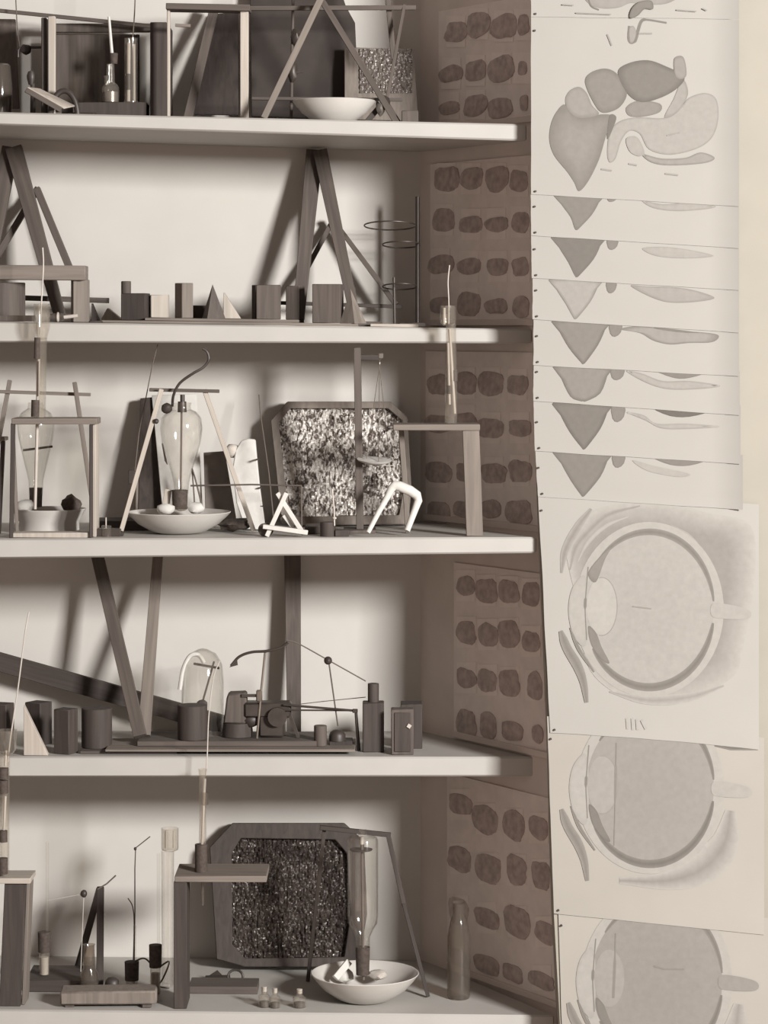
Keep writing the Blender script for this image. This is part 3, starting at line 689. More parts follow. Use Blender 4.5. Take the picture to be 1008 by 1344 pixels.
# dark plank leaning within the frame
lath('leaning_plank', (281, 12, .275), ft(1, 245, .16, .004), 12, .012, 'wood_mid', label='narrow plank leaning inside the pale upright frame', cat='plank')
slabpoly('dark_board', [(283, 18, .29), (312, 16, .29), (313, 151.3, .235), (247, 149.8, .235)], .012, 'wood_black', label='dark board leaning behind the pale upright frame', cat='board')
# large slate slab with clipped corner
slabpoly('slate_slab', [(328, -25, .285), (443, -25, .285), (454, 8, .285), (466, 30, .282), (470, 118, .262), (470, 156.8, .25), (330, 152.8, .25)], .016, 'slate', label='large black slab with a clipped top corner behind the leaning sticks', cat='slab')
# horizontal batten in front of slab at top + lower lath
t = thing('stick_tripod', 'tripod of crossed thin sticks standing over the top shelf bowl', 'tripod', gpt(1, 430, .05))
lath('leg', (425, -10, .06), ft(1, 346, -.02, .003), 8.5, .009, 'wood_light', t)
lath('leg', (416, -10, .07), ft(1, 521, .03, .004), 8, .009, 'wood_mid', t)
lath('leg', (506, -30, .12), (517, 78, .12), 7, .008, 'wood_mid', t)
lath('leg', (531, 6, .10), (506, 140, .05), 4.5, .006, 'wood_mid', t)
lath('cross_bar', (300, 11, .10), (546, 10, .10), 6, .008, 'wood_mid', t)
lath('cross_bar', (330, 129, .09), (528, 131, .09), 4.5, .006, 'wood_mid', t)
make('binding', MB().lump(at(503, 134, .045), (.014, .012, .012), 5, .4), 'rubber', t)
make('binding', MB().lump(at(499, 142, .04), (.009, .008, .014), 8, .4), 'tin', t)
lath('leg', (505, 130, .10), ft(1, 526, .10, .004), 6, .007, 'wood_mid', t)
lath('leg', (505, 132, .06), ft(1, 480, .05, .004), 7, .007, 'wood_dark', t)
# clamp rod
t = thing('clamp_stand', 'thin upright rod with two dark clamps before the black slab', 'clamp stand', gpt(1, 384, .125))
rodpx('rod', (385, -30, .125), ft(1, 382, .125, .001), 2, 'wood_mid', t)
make('clamp', MB().lump(at(388, 50, .125), (.009, .011, .018), 2, .3), 'iron', t)
make('clamp', MB().lump(at(384, 94, .125), (.010, .011, .022), 4, .3), 'iron', t)
make('foot_disc', MB().lathe(gpt(1, 382, .125, .0005), [(.0005, 0), (.014, 0), (.014, .004), (.0005, .004)], 24), 'iron', t)
make('wing_screw', MB().bar(at(372, 97, .125), at(398, 94, .125), .004, .004), 'iron', t)
# bowl
t, bc, br_, bh = bowl(1, 384, 493, 133, .01, 'shallow white bowl under the crossed sticks on the topmost shelf')
# glittering grey slab
t = thing('crinkled_sheet', 'grey board with glittering crinkled upper half on topmost shelf', 'board', gpt(1, 510, .2))
def crinkle(x0, x1, y0, y1, dep, amp, nx, ny, seed, inside=None, sx=1.0):
    mb = MB(); g = {}
    for j in range(ny + 1):
        for i in range(nx + 1):
            px = x0 + (x1 - x0)*i/nx; py = y0 + (y1 - y0)*j/ny
            d = amp*(noise.noise(Vector((px*0.16*sx, py*0.11, seed))) + 0.7*noise.noise(Vector((px*0.37*sx, py*0.24, seed + 9))))
            p = at(px, py, dep(px, py) - abs(d) - 0.001); g[i, j] = (px, py, p)
    vv = {}
    for j in range(ny):
        for i in range(nx):
            q = [(i, j), (i, j+1), (i+1, j+1), (i+1, j)]
            cx = sum(g[k][0] for k in q)/4; cy = sum(g[k][1] for k in q)/4
            if inside and not inside(cx, cy): continue
            mb.f([vv.setdefault(k, None) or vv.__setitem__(k, mb.v(g[k][2])) or vv[k] for k in q])
    return mb
dep = lambda px, py: .24 + (62 - py)*(.03/95)
slabpoly('backing', [(452, 62, .24), (543, 64, .24), (549, 159.2, .21), (452, 156.5, .21)], .012, 'wood_light', t)
make('crinkled_face', crinkle(472, 541, 64, 122, dep, .005, 44, 40, 3), 'foil_grey', t, ang=15, recalc=False)
t = flatblock(1, 527, 549, 146, .05, .03, 'wood_mid', 'small dark scrap block beside the glittering grey board', cat='block', name='scrap_block', group=None)

# ================================================================== BAY 2
def aframe(label, parts, base, mat='wood_mid'):
    t = thing('folding_easel', label, 'easel', base, 'wooden easel frames')
    for nm, p1, p2, w1, w2, m in parts: lath(nm, p1, p2, w1, .014, m, t, w2)
    return t
aframe('tall wooden easel frame cut by the left edge beside the beam', [
    ('leg', (18, 194, .275), ft(2, 80, .17, .0055), 22, 15, 'wood_mid'), ('leg', (14, 194, .29), ft(2, -30, .18, .004), 22, 18, 'wood_mid'),
    ('strut', (48, 247, .285), (101, 375, .25), 9, 9, 'wood_mid'), ('strut', (50, 247, .295), (-30, 380, .25), 8, 8, 'wood_mid'), ('tie_bar', (28, 391, .23), (143, 394.5, .23), 7, 7, 'wood_mid')], gpt(2, 40, .18))
aframe('tall wooden easel frame leaning behind the three upright blocks', [
    ('leg', (420, 198, .275), ft(2, 468, .16, .0045), 19, 13, 'wood_mid'), ('leg', (413, 198, .29), ft(2, 391, .17, .0035), 22, 15, 'wood_mid'),
    ('strut', (436, 287, .285), (520, 400, .245), 6, 7, 'wood_mid'), ('strut', (434, 295, .30), (380, 395, .27), 6.5, 6.5, 'wood_mid'),
    ('tie_bar', (366, 397.5, .245), (528, 402.5, .245), 5, 5, 'wood_dark')], gpt(2, 430, .18))
# beam on posts
t = thing('beam_stand', 'heavy pale wooden beam laid over an upright post at left', 'beam', gpt(2, 60, .08))
a = at(-70, 357, .08); b = at(114, 358.5, .08)
make('beam', MB().bar(a, b, L(19), .05), 'wood_light', t, bev=.0015)
x0, x1 = X(92, .08), X(118, .08); z0 = sz(2, x1)
make('post', MB().box(((x0 + x1)/2, .085, (z0 + Z(368, .08))/2 + .001), (x1 - x0 - .006, .03, Z(368, .08) - z0), rz=.25), 'wood_light', t, bev=.0012)
cylblock(2, -30, 33, 371, .125, 'wood_mid', 'wooden cylinder beneath the left end of the heavy beam')
t = flatblock(2, -60, 45, 414, .04, .05, 'wood_mid', 'low flat board at far left before the wooden cylinder', cat='board', name='flat_board', group=None)
# glass syringe lying
t = thing('glass_syringe', 'small glass syringe with a ring lying at the front of the shelf', 'syringe', gpt(2, 80, .02))
z = sz(2, X(80, .02)) + .0095
p = Vector((X(62, .02), .02, z)); q = Vector((X(84, .02), .02, z)); e = Vector((X(102, .02), .02, z + .003))
make('barrel', MB().cyl(p, q, .0075, .0075, 20), 'glass_thick', t)
make('plunger', MB().cyl(q, e, .0035, .0035), 'wire_pale', t)
make('ring', MB().tube([Vector((X(76, .02), .02 + .009*math.sin(k*.449), z + .0003 + .0075*math.cos(k*.449))) for k in range(14)], .002, 8, closed=True), 'wire_pale', t)
make('stopper', MB().cyl(Vector((X(66, .02), .02, z)), Vector((X(73, .02), .02, z)), .0068, seg=18), 'rubber', t)
# flat boards on the shelf 2
def longboard(n, x0, x1, y0, y1, lift, th, mat, label, dx=0):
    a, b = X(x0, y0), X(x1, y0); P = []
    for zz in (0, 1):
        for xx, yy in ((a, y0), (b, y0), (b + dx, y1), (a + dx, y1)): P.append(Vector((xx, yy, sz(n, xx) + lift + .0004 + zz*(th - .0003))))
    mb = MB().hexa(P, [(p.x*1, p.y, p.z) for p in P]); return make('flat_board', mb, mat, label=label, cat='board', group='thin boards lying on the shelves', bev=.0008)
longboard(2, 133, 470, .04, .20, 0, .0055, 'wood_light', 'long thin board lying under the row of wooden blocks')
longboard(2, 190, 392, .05, .20, .0055, .0055, 'wood_light', 'upper thin board directly under the wooden pyramid')
longboard(2, 486, 549, .02, .10, 0, .006, 'wood_pale', 'short pale board lying right of the grey wedge') 
longboard(2, 465, 500, .11, .20, 0, .010, 'wood_mid', 'short darker board lying behind the short pale board')
LF = .0112
t = flatblock(2, 118, 134, 421, .03, .04, 'wood_dark', 'thin dark strip at the left end of the long thin board', cat='strip', name='dark_strip', group=None)
def wedge(n, pts, y, th, mat, label, lift=0.0, rz=0):
    b = min(p[1] for p in pts); mb = MB().prism([at(px, py, y) for px, py in pts], (0, th, 0))
    zlo = min(v.co.z for v in mb.bm.verts); cx = sum(v.co.x for v in mb.bm.verts)/len(mb.bm.verts)
    bmesh.ops.translate(mb.bm, verts=mb.bm.verts, vec=(0, 0, sz(n, cx) + lift - zlo + 0.0003))
    if rz: bmesh.ops.rotate(mb.bm, verts=mb.bm.verts, cent=(cx, y + th/2, 0), matrix=Matrix.Rotation(rz, 3, 'Z'))
    return make('wooden_wedge', mb, mat, label=label, cat='wedge', group='wooden geometric blocks', bev=.0008)
wedge(2, [(120, 398), (131, 424), (120, 424)], .16, .03, 'wood_dark', 'thin dark wedge between the beam post and the pale wedge')
wedge(2, [(133, 412), (141, 398), (166, 418), (133, 418)], .22, .03, 'wood_pale', 'pale low wedge left of the dark cube', lift=.0)
cylblock(2, 159, 172, 369, .19, 'wood_mid', 'small upright cylinder behind the dark cube', lift=.0058)
rotblock(2, 160, 192, 196, 385, .11, 'wood_black', 'black wooden cube among the blocks, left of the pale cube', lift=.0058)
rotblock(2, 196, 199, 223, 387, .13, 'wood_pale', 'pale whitish cube right beside the black cube', lift=.0115)
rotblock(2, 229, 240, 254, 371.5, .10, 'wood_light', 'tall square prism standing left of the dark pyramid', lift=LF)
flatblock(2, 252, 273, 401, .16, .03, 'wood_dark', 'low dark block half hidden behind the dark pyramid', lift=LF)
pyramid(2, 268, 293, (279, 373), 411, .10, 'wood_mid', 'dark pointed pyramid among the wooden blocks', rz=.35, lift=LF)
wedge(2, [(293, 412), (293.5, 377), (316, 412)], .10, .03, 'wood_pale', 'pale triangular wedge right of the dark pyramid', lift=LF)
rotblock(2, 330, 336, 344, 374, .18, 'wood_dark', 'dark slim block peeping out behind the left upright block', lift=LF)
rotblock(2, 336, 337, 369, 374, .10, 'wood_mid', 'leftmost of the three upright brown blocks', lift=LF)
rotblock(2, 375, 393, 400, 375, .11, 'wood_mid', 'narrowest of the three upright brown blocks, in the middle', lift=LF)
flatblock(2, 412, 449, 373, .075, .05, 'wood_mid', 'tallest of the three upright brown blocks, at the right', lift=.0058, rz=-.12)
pyramid(2, 451, 476, (460, 379), 425, .06, 'wood_light', 'slim pointed grey wedge right of the tallest upright block', rz=.9, lift=.0058)
# ring stand
t = thing('ring_stand', 'retort stand with three open wire rings in the shaded corner', 'ring stand', gpt(2, 547, .20))
rodpx('post', (548, 258, .20), ft(2, 548, .20, .003), 3.0, 'iron', t)
make('foot', MB().box(gpt(2, 541, .20) + Vector((0, 0, .0052)), (.05, .08, .008)), 'iron', t, bev=.001)
for cx, cy, rw in ((512, 296, 34), (527, 321, 25), (525, 376, 23)):
    P = []
    for i in range(28):
        a = R(18) + R(324)*i/27; P.append(at(cx + rw*math.cos(a), cy + rw*.17*math.sin(a), .20 + L(rw)*math.sin(a)*.9))
    P = [at(547, cy + 3, .20)] + P
    make('wire_ring', MB().tube(P, .0014, 8), 'iron', t)
rodpx('pin', (517, 364, .20), (518, 426.5, .20), 1.8, 'iron', t)

# ================================================================== BAY 3
def stool(name, label, n, x0, x1, yt, th, y0, y1, legs, mats, base=None, cat='stand'):
    xm = X((x0 + x1)/2, y0); t = thing(name, label, cat, (xm, (y0 + y1)/2, sz(n, xm)), 'small wooden bench stands')
    za, zb_ = Z(yt + th, y0), Z(yt, y0)
    make('top_board', MB().box((xm, (y0 + y1)/2, (za + zb_)/2), (X(x1, y0) - X(x0, y0), y1 - y0, zb_ - za), grain=0), mats[0], t, bev=.001)
    for lx0, lx1, dx, ly0, ly1, m in legs:
        a, b = X(lx0, ly0), X(lx1, ly0); P = []
        for zz in (0, 1):
            for xx, yy in ((a, ly0), (b, ly0), (b, ly1), (a, ly1)): P.append(Vector((xx + (dx*L(1) if not zz else 0), yy, za if zz else sz(n, xx) + .0004)))
        mb = MB().hexa(P, [(p.z, p.x, p.y) for p in P]); make('leg', mb, m, t, bev=.001)
    return t
t = stool('bench_stand', 'thin legged bench stand over the bowl at the left edge', 3, 15, 127, 549, 8, -.07, .0,
      [(14, 19, -2, -.07, -.055, 'wood_dark'), (14, 18, 6, -.012, .0, 'wood_light'), (117, 121, 0, -.07, -.058, 'wood_dark'), (121.5, 126, 0, -.057, .0, 'wood_pale')], ('wood_light',))
za = sz(3, X(70, -.04))
make('base_board', MB().box((X(70, -.045), -.045, za + .0045), (L(100), .04, .009)), 'wood_pale', t, bev=.001)
# dark leg at far left
t = stool('bench_stand', 'bench stand mostly outside the left edge, one dark leg showing', 3, -110, 6, 574, 5, .02, .07,
      [(1, 6, -6, .02, .035, 'wood_dark'), (-108, -102, 0, .02, .035, 'wood_dark')], ('wood_light',))
# A-frame behind
t = thing('lath_trestle', 'light trestle of thin laths behind the left bench stand', 'trestle', gpt(3, 60, .16))
lath('cross_bar', (-60, 512, .15), (119, 518, .15), 4.5, .007, 'wood_light', t)
lath('leg', (98, 502, .14), ft(3, 127, .05), 5.5, .008, 'wood_light', t)
lath('leg', (13, 499, .16), (-13, 640, .12), 5.5, .008, 'wood_light', t)
# large funnel jar behind stand
t = thing('inverted_flask', 'faint inverted glass flask behind the left bench stand', 'flask', gpt(3, 47, .10))
k = L(1)
c = Vector((X(47, .10), .10, Z(650, .10)))
shell('flask_body', c, [(9*k, 0), (10*k, 20*k), (16*k, 45*k), (23*k, 75*k), (25*k, 95*k), (20*k, 108*k), (11*k, 114*k), (10*k, 122*k)], 'glass', t)
make('cork', MB().cyl(c + Vector((0, 0, -.022)), c + Vector((0, 0, .014)), .0115, .0125), 'cork', t)
lath('cross_stick', (30, 591, .10), (69, 586, .10), 3, .004, 'wood_mid', t)
t, bc, br_, bh = bowl(3, 16, 113, 668, .07, 'white bowl behind the left bench stand', bf=.72)
make('soaked_lump', MB().lump(at(34, 664, .09), (.017, .015, .012), 2), 'chalk', label='white lump at the left rim of the bowl behind the bench stand', cat='lump')
make('soaked_lump', MB().lump(at(94, 662, .07), (.020, .016, .018), 11, .4), 'cork', label='dark ragged lump resting in the bowl behind the bench stand', cat='lump')
# tall manometer tube apparatus on the left bench stand
t = thing('manometer_tube', 'tall glass tube with dark corks rising through the left bench stand', 'glass tube', at(50, 655, -.035))
Y = -.035
wire('wire', [(56, 325, Y), (57, 345, Y), (56, 370, Y), (54, 405, Y), (53, 440, Y)], .0013, 'wire_pale', t)
c = at(55, 452, Y); 
shell('glass_cup', at(55, 446, Y), [(6*k, 0), (7*k, 4*k), (9.5*k, 12*k), (10.5*k, 18*k), (10.5*k, 46*k)], 'glass_thick', t)
shell('wide_tube', at(54, 550, Y), [(6*k, 0), (6*k, 20*k), (7*k, 60*k), (8*k, 104*k)], 'glass_thick', t)
make('cork', MB().cyl(at(48.5, 471, Y - .008), at(49, 443, Y - .008), 3.9*k, 3.9*k), 'cork', t)
make('cork', MB().cyl(at(46, 547, Y - .008), at(46.5, 525, Y - .008), 5.2*k, 5.2*k), 'cork', t)
make('bore', MB().cyl(at(49.5, 525, Y - .004), at(50.5, 471, Y - .004), 2.2*k, 2.2*k), 'wire_pale', t)
make('scale_strip', MB().cyl(at(50, 520, Y - .009), at(50.5, 474, Y - .009), .0008), 'thread', t)
make('long_tube', MB().cyl(at(46, 668, Y + .02), at(49, 549, Y), 2.0*k, 2.0*k), 'wire_pale', t)
# small clamp foot on the shelf between stands
t = thing('glass_weight', 'small dark block with glass centre between the two trestles', 'weight', gpt(3, 142, -.03))
c = gpt(3, 142, -.03)
make('base_block', MB().box(c + Vector((0, 0, .007)), (L(34), .03, .014)), 'iron', t, bev=.001)
make('glass_plug', MB().cyl(c + Vector((-.002, -.012, .0)), c + Vector((-.002, -.012, .020)), .009), 'glass_thick', t)
make('pin', MB().cyl(c + Vector((-.004, 0, .014)), c + Vector((-.004, 0, .034)), .0012), 'wire_pale', t)
longboard(3, 122, 195, .10, .2, 0, .018, 'wood_dark', 'dark low board lying behind the white trestle leg')
# trestle 2 (pale)
t = thing('lath_trestle', 'pale thin trestle standing astride the middle flask and bowl', 'trestle', gpt(3, 240, .0))
lath('leg', (212, 511, .03), ft(3, 159, -.03, .009), 6, .008, 'wood_pale', t)
lath('leg', (268, 511, .05), ft(3, 333, .04, .003), 6, .008, 'wood_pale', t)
lath('leg', (180, 630, .10), ft(3, 179, .12), 3, .005, 'wood_light', t)
lath('cross_bar', (196, 511.5, .045), (288, 513.5, .045), 4.5, .008, 'wood_mid', t)
make('knob', MB().lump(at(205, 553, .01), (.005, .005, .005), 2, .1), 'rubber', t)
make('foot', MB().box(gpt(3, 157, -.03) + Vector((0, 0, .004)), (.014, .016, .008)), 'iron', t, bev=.001)
# thread and rubber block
t = thing('plumb_line', 'thin thread running down to a dark rubber block', 'plumb line', at(174, 636, .06))
wire('thread', [(207, 452, .06), (200, 480, .06), (190, 530, .06), (183, 565, .06), (177, 618, .06)], .0010, 'thread', t)
make('rubber_block', MB().box(at(173, 626, .05), (L(8), .012, L(18))), 'rubber', t, bev=.001)
# dark plank and white board leaning
slabpoly('leaning_board', [(184, 523, .285), (204, 521, .285), (214, 690, .20), (181, 690, .20)], .012, 'wood_dark', label='dark board leaning on the wall behind the middle trestle', cat='board')
slabpoly('leaning_board', [(199, 519, .28), (258, 517, .28), (267, 690.3, .17), (215, 690.3, .17)], .006, 'chalk', label='pale board leaning behind the middle flask', cat='board')
slabpoly('metal_sheet', [(267, 594, .22), (295, 592, .22), (312, 692, .15), (270, 692, .15)], .004, 'zinc', label='grey metal sheet leaning right of the middle flask', cat='sheet')
# middle flask
Y = .04
t = thing('inverted_flask', 'large pear shaped inverted glass flask with hose over the middle bowl', 'flask', at(238, 665, Y))
c = at(238, 648, Y)
shell('flask_body', c, [(9*k, 0), (10*k, 14*k), (14*k, 30*k), (20*k, 48*k), (25.5*k, 68*k), (27.5*k, 84*k), (26*k, 98*k), (20*k, 106*k), (13.5*k, 109*k), (12*k, 113*k), (13.5*k, 118*k)], 'glass', t, .0015)
make('cork', MB().cyl(at(236, 668, Y), at(236, 643, Y), 9.6*k, 10.5*k), 'cork', t)
make('stem', MB().cyl(at(237, 660, Y), at(238.5, 532, Y), 1.3*k), 'thread', t)
make('neck_clip', MB().cyl(at(239, 541, Y), at(239, 527, Y), 6*k, 5.5*k), 'iron', t)
make('top_cap', MB().cyl(at(239.5, 527, Y), at(239.5, 518, Y), 3*k), 'rubber', t)
make('rubber_bulb', MB().lump(at(219, 536, Y - .01), (7.5*k, 7*k, 7*k), 5, .15), 'rubber', t)
wire('hose', [(226, 533, Y), (228, 518, Y - .015), (236, 503, Y - .015), (252, 491, Y - .015), (267, 482, Y - .01), (274, 472, Y), (272, 462, Y), (266, 457.5, Y)], .0026, 'rubber', t)
make('valve_foot', MB().lump(at(238, 666, Y - .006), (.013, .010, .007), 5, .3), 'glass_dark', t)
t, bc, br_, bh = bowl(3, 166, 303, 672, .03, 'wide white bowl under the large pear shaped flask')
for (px, py, yy, rr, lab, m_) in ((218, 668, .03, (.018, .014, .011), 'white lump left of the cork in the wide middle bowl', 'chalk'), (257, 667, .05, (.016, .014, .011), 'white lump right of the cork in the wide middle bowl', 'chalk')):
    make('soaked_lump', MB().lump(at(px, py, yy), rr, px), m_, label=lab, cat='lump')
lath('wooden_peg', (221, 642, .05), (216, 672, .05), 9, .009, 'wood_pale', label='pale peg standing in the wide middle bowl', cat='peg')
slabpoly('tin_blade', [(212, 582, .12), (214, 581, .12), (220, 609, .10), (219.5, 610.5, .10), (216, 605, .10)], .002, 'iron', label='thin dark blade hanging left of the large flask', cat='blade')
t = thing('wire_fork', 'bent dark wires leaning right of the flask cork', 'wire', gpt(3, 262, .12))
wire('prong', [(252, 615, .13), (258, 635, .12), (269, 680, .11)], .0016, 'thread', t)
wire('prong', [(252, 618, .13), (254, 640, .12), (256, 672, .11)], .0014, 'thread', t)
# sponge beside metal sheet
make('dark_sponge', MB().lump(gpt(3, 308, .06) + Vector((0, 0, .0145)), (.030, .02, .012), 4, .5, 3), 'cork', label='dark ragged lump at the foot of the white slab', cat='lump')
# horizontal rod
t = thing('lever_rod', 'thin horizontal rod crossing before the white slab', 'rod', gpt(3, 395, .0))
make('rod', MB().tube([at(250, 637.5, .0), at(330, 636, .0), at(396, 637.5, .0)], .0016), 'wood_mid', t)
make('drop_pin', MB().cyl(at(395.5, 637, .0), gpt(3, 396, .0), .0013), 'thread', t)
# white birch-like slab
t = thing('plaster_slab', 'bright white rough slab leaning right of the middle trestle', 'slab', gpt(3, 325, .09))
slabpoly('slab_body', [(309, 590, .13), (317, 578, .135), (326, 576, .135), (335, 577, .135), (337, 600, .125), (341, 640, .11), (347, 685, .09), (348, 695.2, .09), (322, 695.2, .09), (310, 660, .10), (305, 615, .12)], .022, 'chalk', t, bev=.002)
for py in (603, 640, 664): make('bark_notch', MB().box(at(338 + (py - 603)*.1, py, .11), (.006, .02, .002)), 'iron', t)
make('round_stone', MB().lump(at(305, 592, .14), (.016, .012, .014), 6, .2), 'stone', t)
t = make('glass_rod', MB().tube([at(340, 518, .24), at(342, 545, .22), at(353, 622, .15), at(360, 690.5, .10)], .0012), 'thread', label='thin dark wire leaning beside the pale octagonal trough', cat='wire')
# white trestle of sticks
t = thing('plaster_trestle', 'little white trestle of crossed sticks before the octagonal trough', 'trestle', gpt(3, 372, -.06))
lath('stick', (364, 647, -.055), (399, 702, -.06), 6, .008, 'chalk', t)
lath('stick', (376, 647, -.062), (350, 704, -.065), 6, .008, 'chalk', t)
lath('stick', (345, 691, -.07), (404, 699, -.07), 6, .008, 'chalk', t)
lath('stick', (372, 676, -.05), (390, 700, -.045), 5, .006, 'chalk', t)
make('round_end', MB().lathe(gpt(3, 349, -.045) + Vector((0, -.004, .0125)), [(.0005, -.008), (.0118, -.008), (.012, .008), (.0005, .008)], 28, axis=(.45, 1, 0)), 'wood_mid', t)
make('ball', MB().lump(at(373, 682, -.03), (.007, .007, .007), 1, .05), 'tin', t)
# octagonal trough, pale
def trough(label, n, outer, inner, yb_, yt_, pyb, pyt, rimmat, facemat, th, amp, seed, group, nx, ny):
    dep = lambda px, py: yt_ + (yb_ - yt_)*(py - pyt)/(pyb - pyt)
    cx = sum(p[0] for p in outer)/len(outer); t = thing('octagonal_trough', label, 'trough', gpt(n, cx, yb_), group)
    mb = MB(); A = [mb.v(at(*p, dep(*p))) for p in outer]; B = [mb.v(at(*p, dep(*p))) for p in inner]
    C = [mb.v(at(*p, dep(*p) + th*.6)) for p in inner]; Dk = [mb.v(at(*p, dep(*p) + th)) for p in outer]; N = len(outer)
    for i in range(N):
        j = (i+1) % N
        mb.f([A[i], A[j], B[j], B[i]]); mb.f([B[i], B[j], C[j], C[i]]); mb.f([A[i], Dk[i], Dk[j], A[j]])
    mb.f(Dk); make('rim', mb, rimmat, t, bev=.0015)
    P = [Vector(p) for p in inner]
    def ins(x, y):
        c = False
        for i in range(len(P)):
            a, b = P[i], P[i-1]
            if (a.y > y) != (b.y > y) and x < (b.x - a.x)*(y - a.y)/(b.y - a.y) + a.x: c = not c
        return c
    xs = [p[0] for p in inner]; ys = [p[1] for p in inner]
    mb = crinkle(min(xs), max(xs), min(ys), max(ys), lambda px, py: dep(px, py) + th*.55, amp, nx, ny, seed, ins)
    make('crinkled_lining', mb, facemat, t, ang=12, recalc=False)
    return t
trough('octagonal trough lined with bright crinkled foil, behind the balance stand', 3,
       [(355, 552), (377, 527), (513, 527), (535, 548), (540, 640), (536, 688), (384, 690), (368, 675)],
       [(366, 555), (381, 536), (509, 536), (528, 552), (530, 640), (524, 676), (390, 678), (378, 668)], .19, .27, 690, 527, 'wood_light', 'foil_bright', .030, .010, 2, 'octagonal lined troughs', 90, 84)
# balance stand
Y = .055
t = thing('balance_stand', 'slim wooden post with arm and a hanging white pan', 'balance', gpt(3, 471, Y))
lath('post', (469, 456, Y), ft(3, 472.5, Y, .006), 9.5, .040, 'wood_mid', t)
lath('arm', (465, 469, Y - .012), (501, 469.5, Y - .012), 7, .010, 'wood_dark', t)
make('arm_tip', MB().box(at(500, 467, Y - .012), (.009, .012, .010)), 'tin', t, bev=.001)
make('hook', MB().lump(at(498, 477, Y - .012), (.003, .003, .005), 2, .1), 'tin', t)
for q in ((481, 602), (511, 600), (497, 606)): make('pan_thread', MB().cyl(at(498, 480, Y - .012), at(*q, Y - .03), .0007, seg=6), 'thread', t)
c = at(491, 606, Y - .03)
make('pan', MB().lathe(c, [(.0005, -.004), (.018, -.003), (.030, .001), (.0325, .004), (.031, .0045), (.0005, .000)], 36, axis=(.06, -.12, 1)), 'chalk', t)
make('pan_wire', MB().cyl(at(489, 611, Y - .03), at(518, 611, Y - .03), .0008, seg=6), 'wire_pale', t)
make('base_plate', MB().box(gpt(3, 472, Y) + Vector((0, 0, .0032)), (.06, .09, .006)), 'wood_mid', t, bev=.001)
# white stirrup
t = thing('plaster_stirrup', 'bright white arched stirrup standing tilted beside the stool', 'stirrup', gpt(3, 515, -.06))
P = [at(483, 699, -.065), at(497, 672, -.055), at(509, 651, -.048), at(514, 641, -.045), at(518, 637, -.043), at(524, 638, -.043), at(538, 644, -.04), at(547, 650, -.038), at(549, 657, -.036), at(545, 668, -.038), at(534, 697, -.055)]
make('arch', MB().tube(P, [.0042, .005, .006, .0075, .009, .0095, .0095, .009, .0078, .0065, .0055], 12), 'chalk', t)
# block with pin
t = thing('pin_block', 'dark little block with an upright bright pin before the trough', 'block', gpt(3, 432, -.05))
c = gpt(3, 430, -.05)
make('block', MB().lathe(c, [(.0005, 0), (.0135, 0), (.0138, .001), (.0138, .026), (.0005, .0265)], 24), 'wood_dark', t)
make('foot_block', MB().box(gpt(3, 449, -.05) + Vector((0, 0, .006)), (L(18), .02, .012)), 'wood_dark', t, bev=.001)
make('pin', MB().tube([at(439, 690, -.06), at(438.5, 668, -.06), at(436, 642, -.06)], .0014), 'wire_pale', t)
make('pin_collar', MB().lump(at(439, 680, -.06), (.004, .003, .0025), 1, .1), 'wire_pale', t)
longboard(3, 400, 424, .0, .08, 0, .014, 'iron', 'small dark metal bar lying left of the pin block')
# right stool
stool('bench_stand', 'tall stool with one broad plank leg beside the specimen wall', 3, 516, 630, 557, 8, -.065, .03,
      [(523, 530, 9, .015, .028, 'wood_light'), (607, 629, 5, -.062, -.045, 'wood_light')], ('wood_light',))
# glass apparatus on the right stool
Y = -.045
t = thing('manometer_tube', 'tall bright glass tube with flared cup on the right stool', 'glass tube', at(596, 557, Y))
wire('wire', [(590, 348, Y), (588, 370, Y), (589, 395, Y), (589, 425, Y)], .0011, 'wire_pale', t)
shell('flared_cup', at(588, 428, Y), [(5.5*k, 0), (10*k, 4*k), (10.5*k, 8*k), (10*k, 26*k)], 'glass_thick', t)
make('cup_highlight_tube', MB().cyl(at(583, 426, Y), at(583, 404, Y), 2*k), 'wire_pale', t)
shell('outer_tube', at(592, 555.5, Y), [(8*k, 0), (7.6*k, 60*k), (6.5*k, 127*k)], 'glass_thick', t)
make('inner_tube', MB().cyl(at(597, 543, Y), at(590, 432, Y), 1.9*k), 'wire_pale', t)
make('inner_tube', MB().cyl(at(590, 531, Y), at(588, 450, Y), 1.7*k), 'wire_pale', t)
make('cork', MB().cyl(at(597.5, 500, Y), at(597.5, 486, Y), 3*k), 'cork', t)
make('cork', MB().cyl(at(590, 517, Y), at(590, 506, Y), 3*k), 'cork', t)

# ================================================================== BAY 4
lath('slanting_plank', (-70, 849, .26), (300, 953, .25), 24, .014, 'wood_dark', label='long dark plank slanting down across the back of the fourth shelf', cat='plank', w2=24)
t = thing('plank_fork', 'pair of pale planks meeting in a V on the fourth shelf', 'planks', gpt(4, 185, .10))
lath('plank', (127, 726, .27), ft(4, 184, .08, .0255), 16, .012, 'wood_mid', t, 17)
lath('plank', (207.5, 726, .27), ft(4, 189, .10, .024), 13, .010, 'wood_light', t, 17)
slabpoly('upright_board', [(373, 728, .285), (394.5, 728, .285), ft(4, 395, .25, .0005), ft(4, 377, .25, .0005)], .012, 'wood_mid', label='tall straight board standing behind the lever apparatus', cat='board')
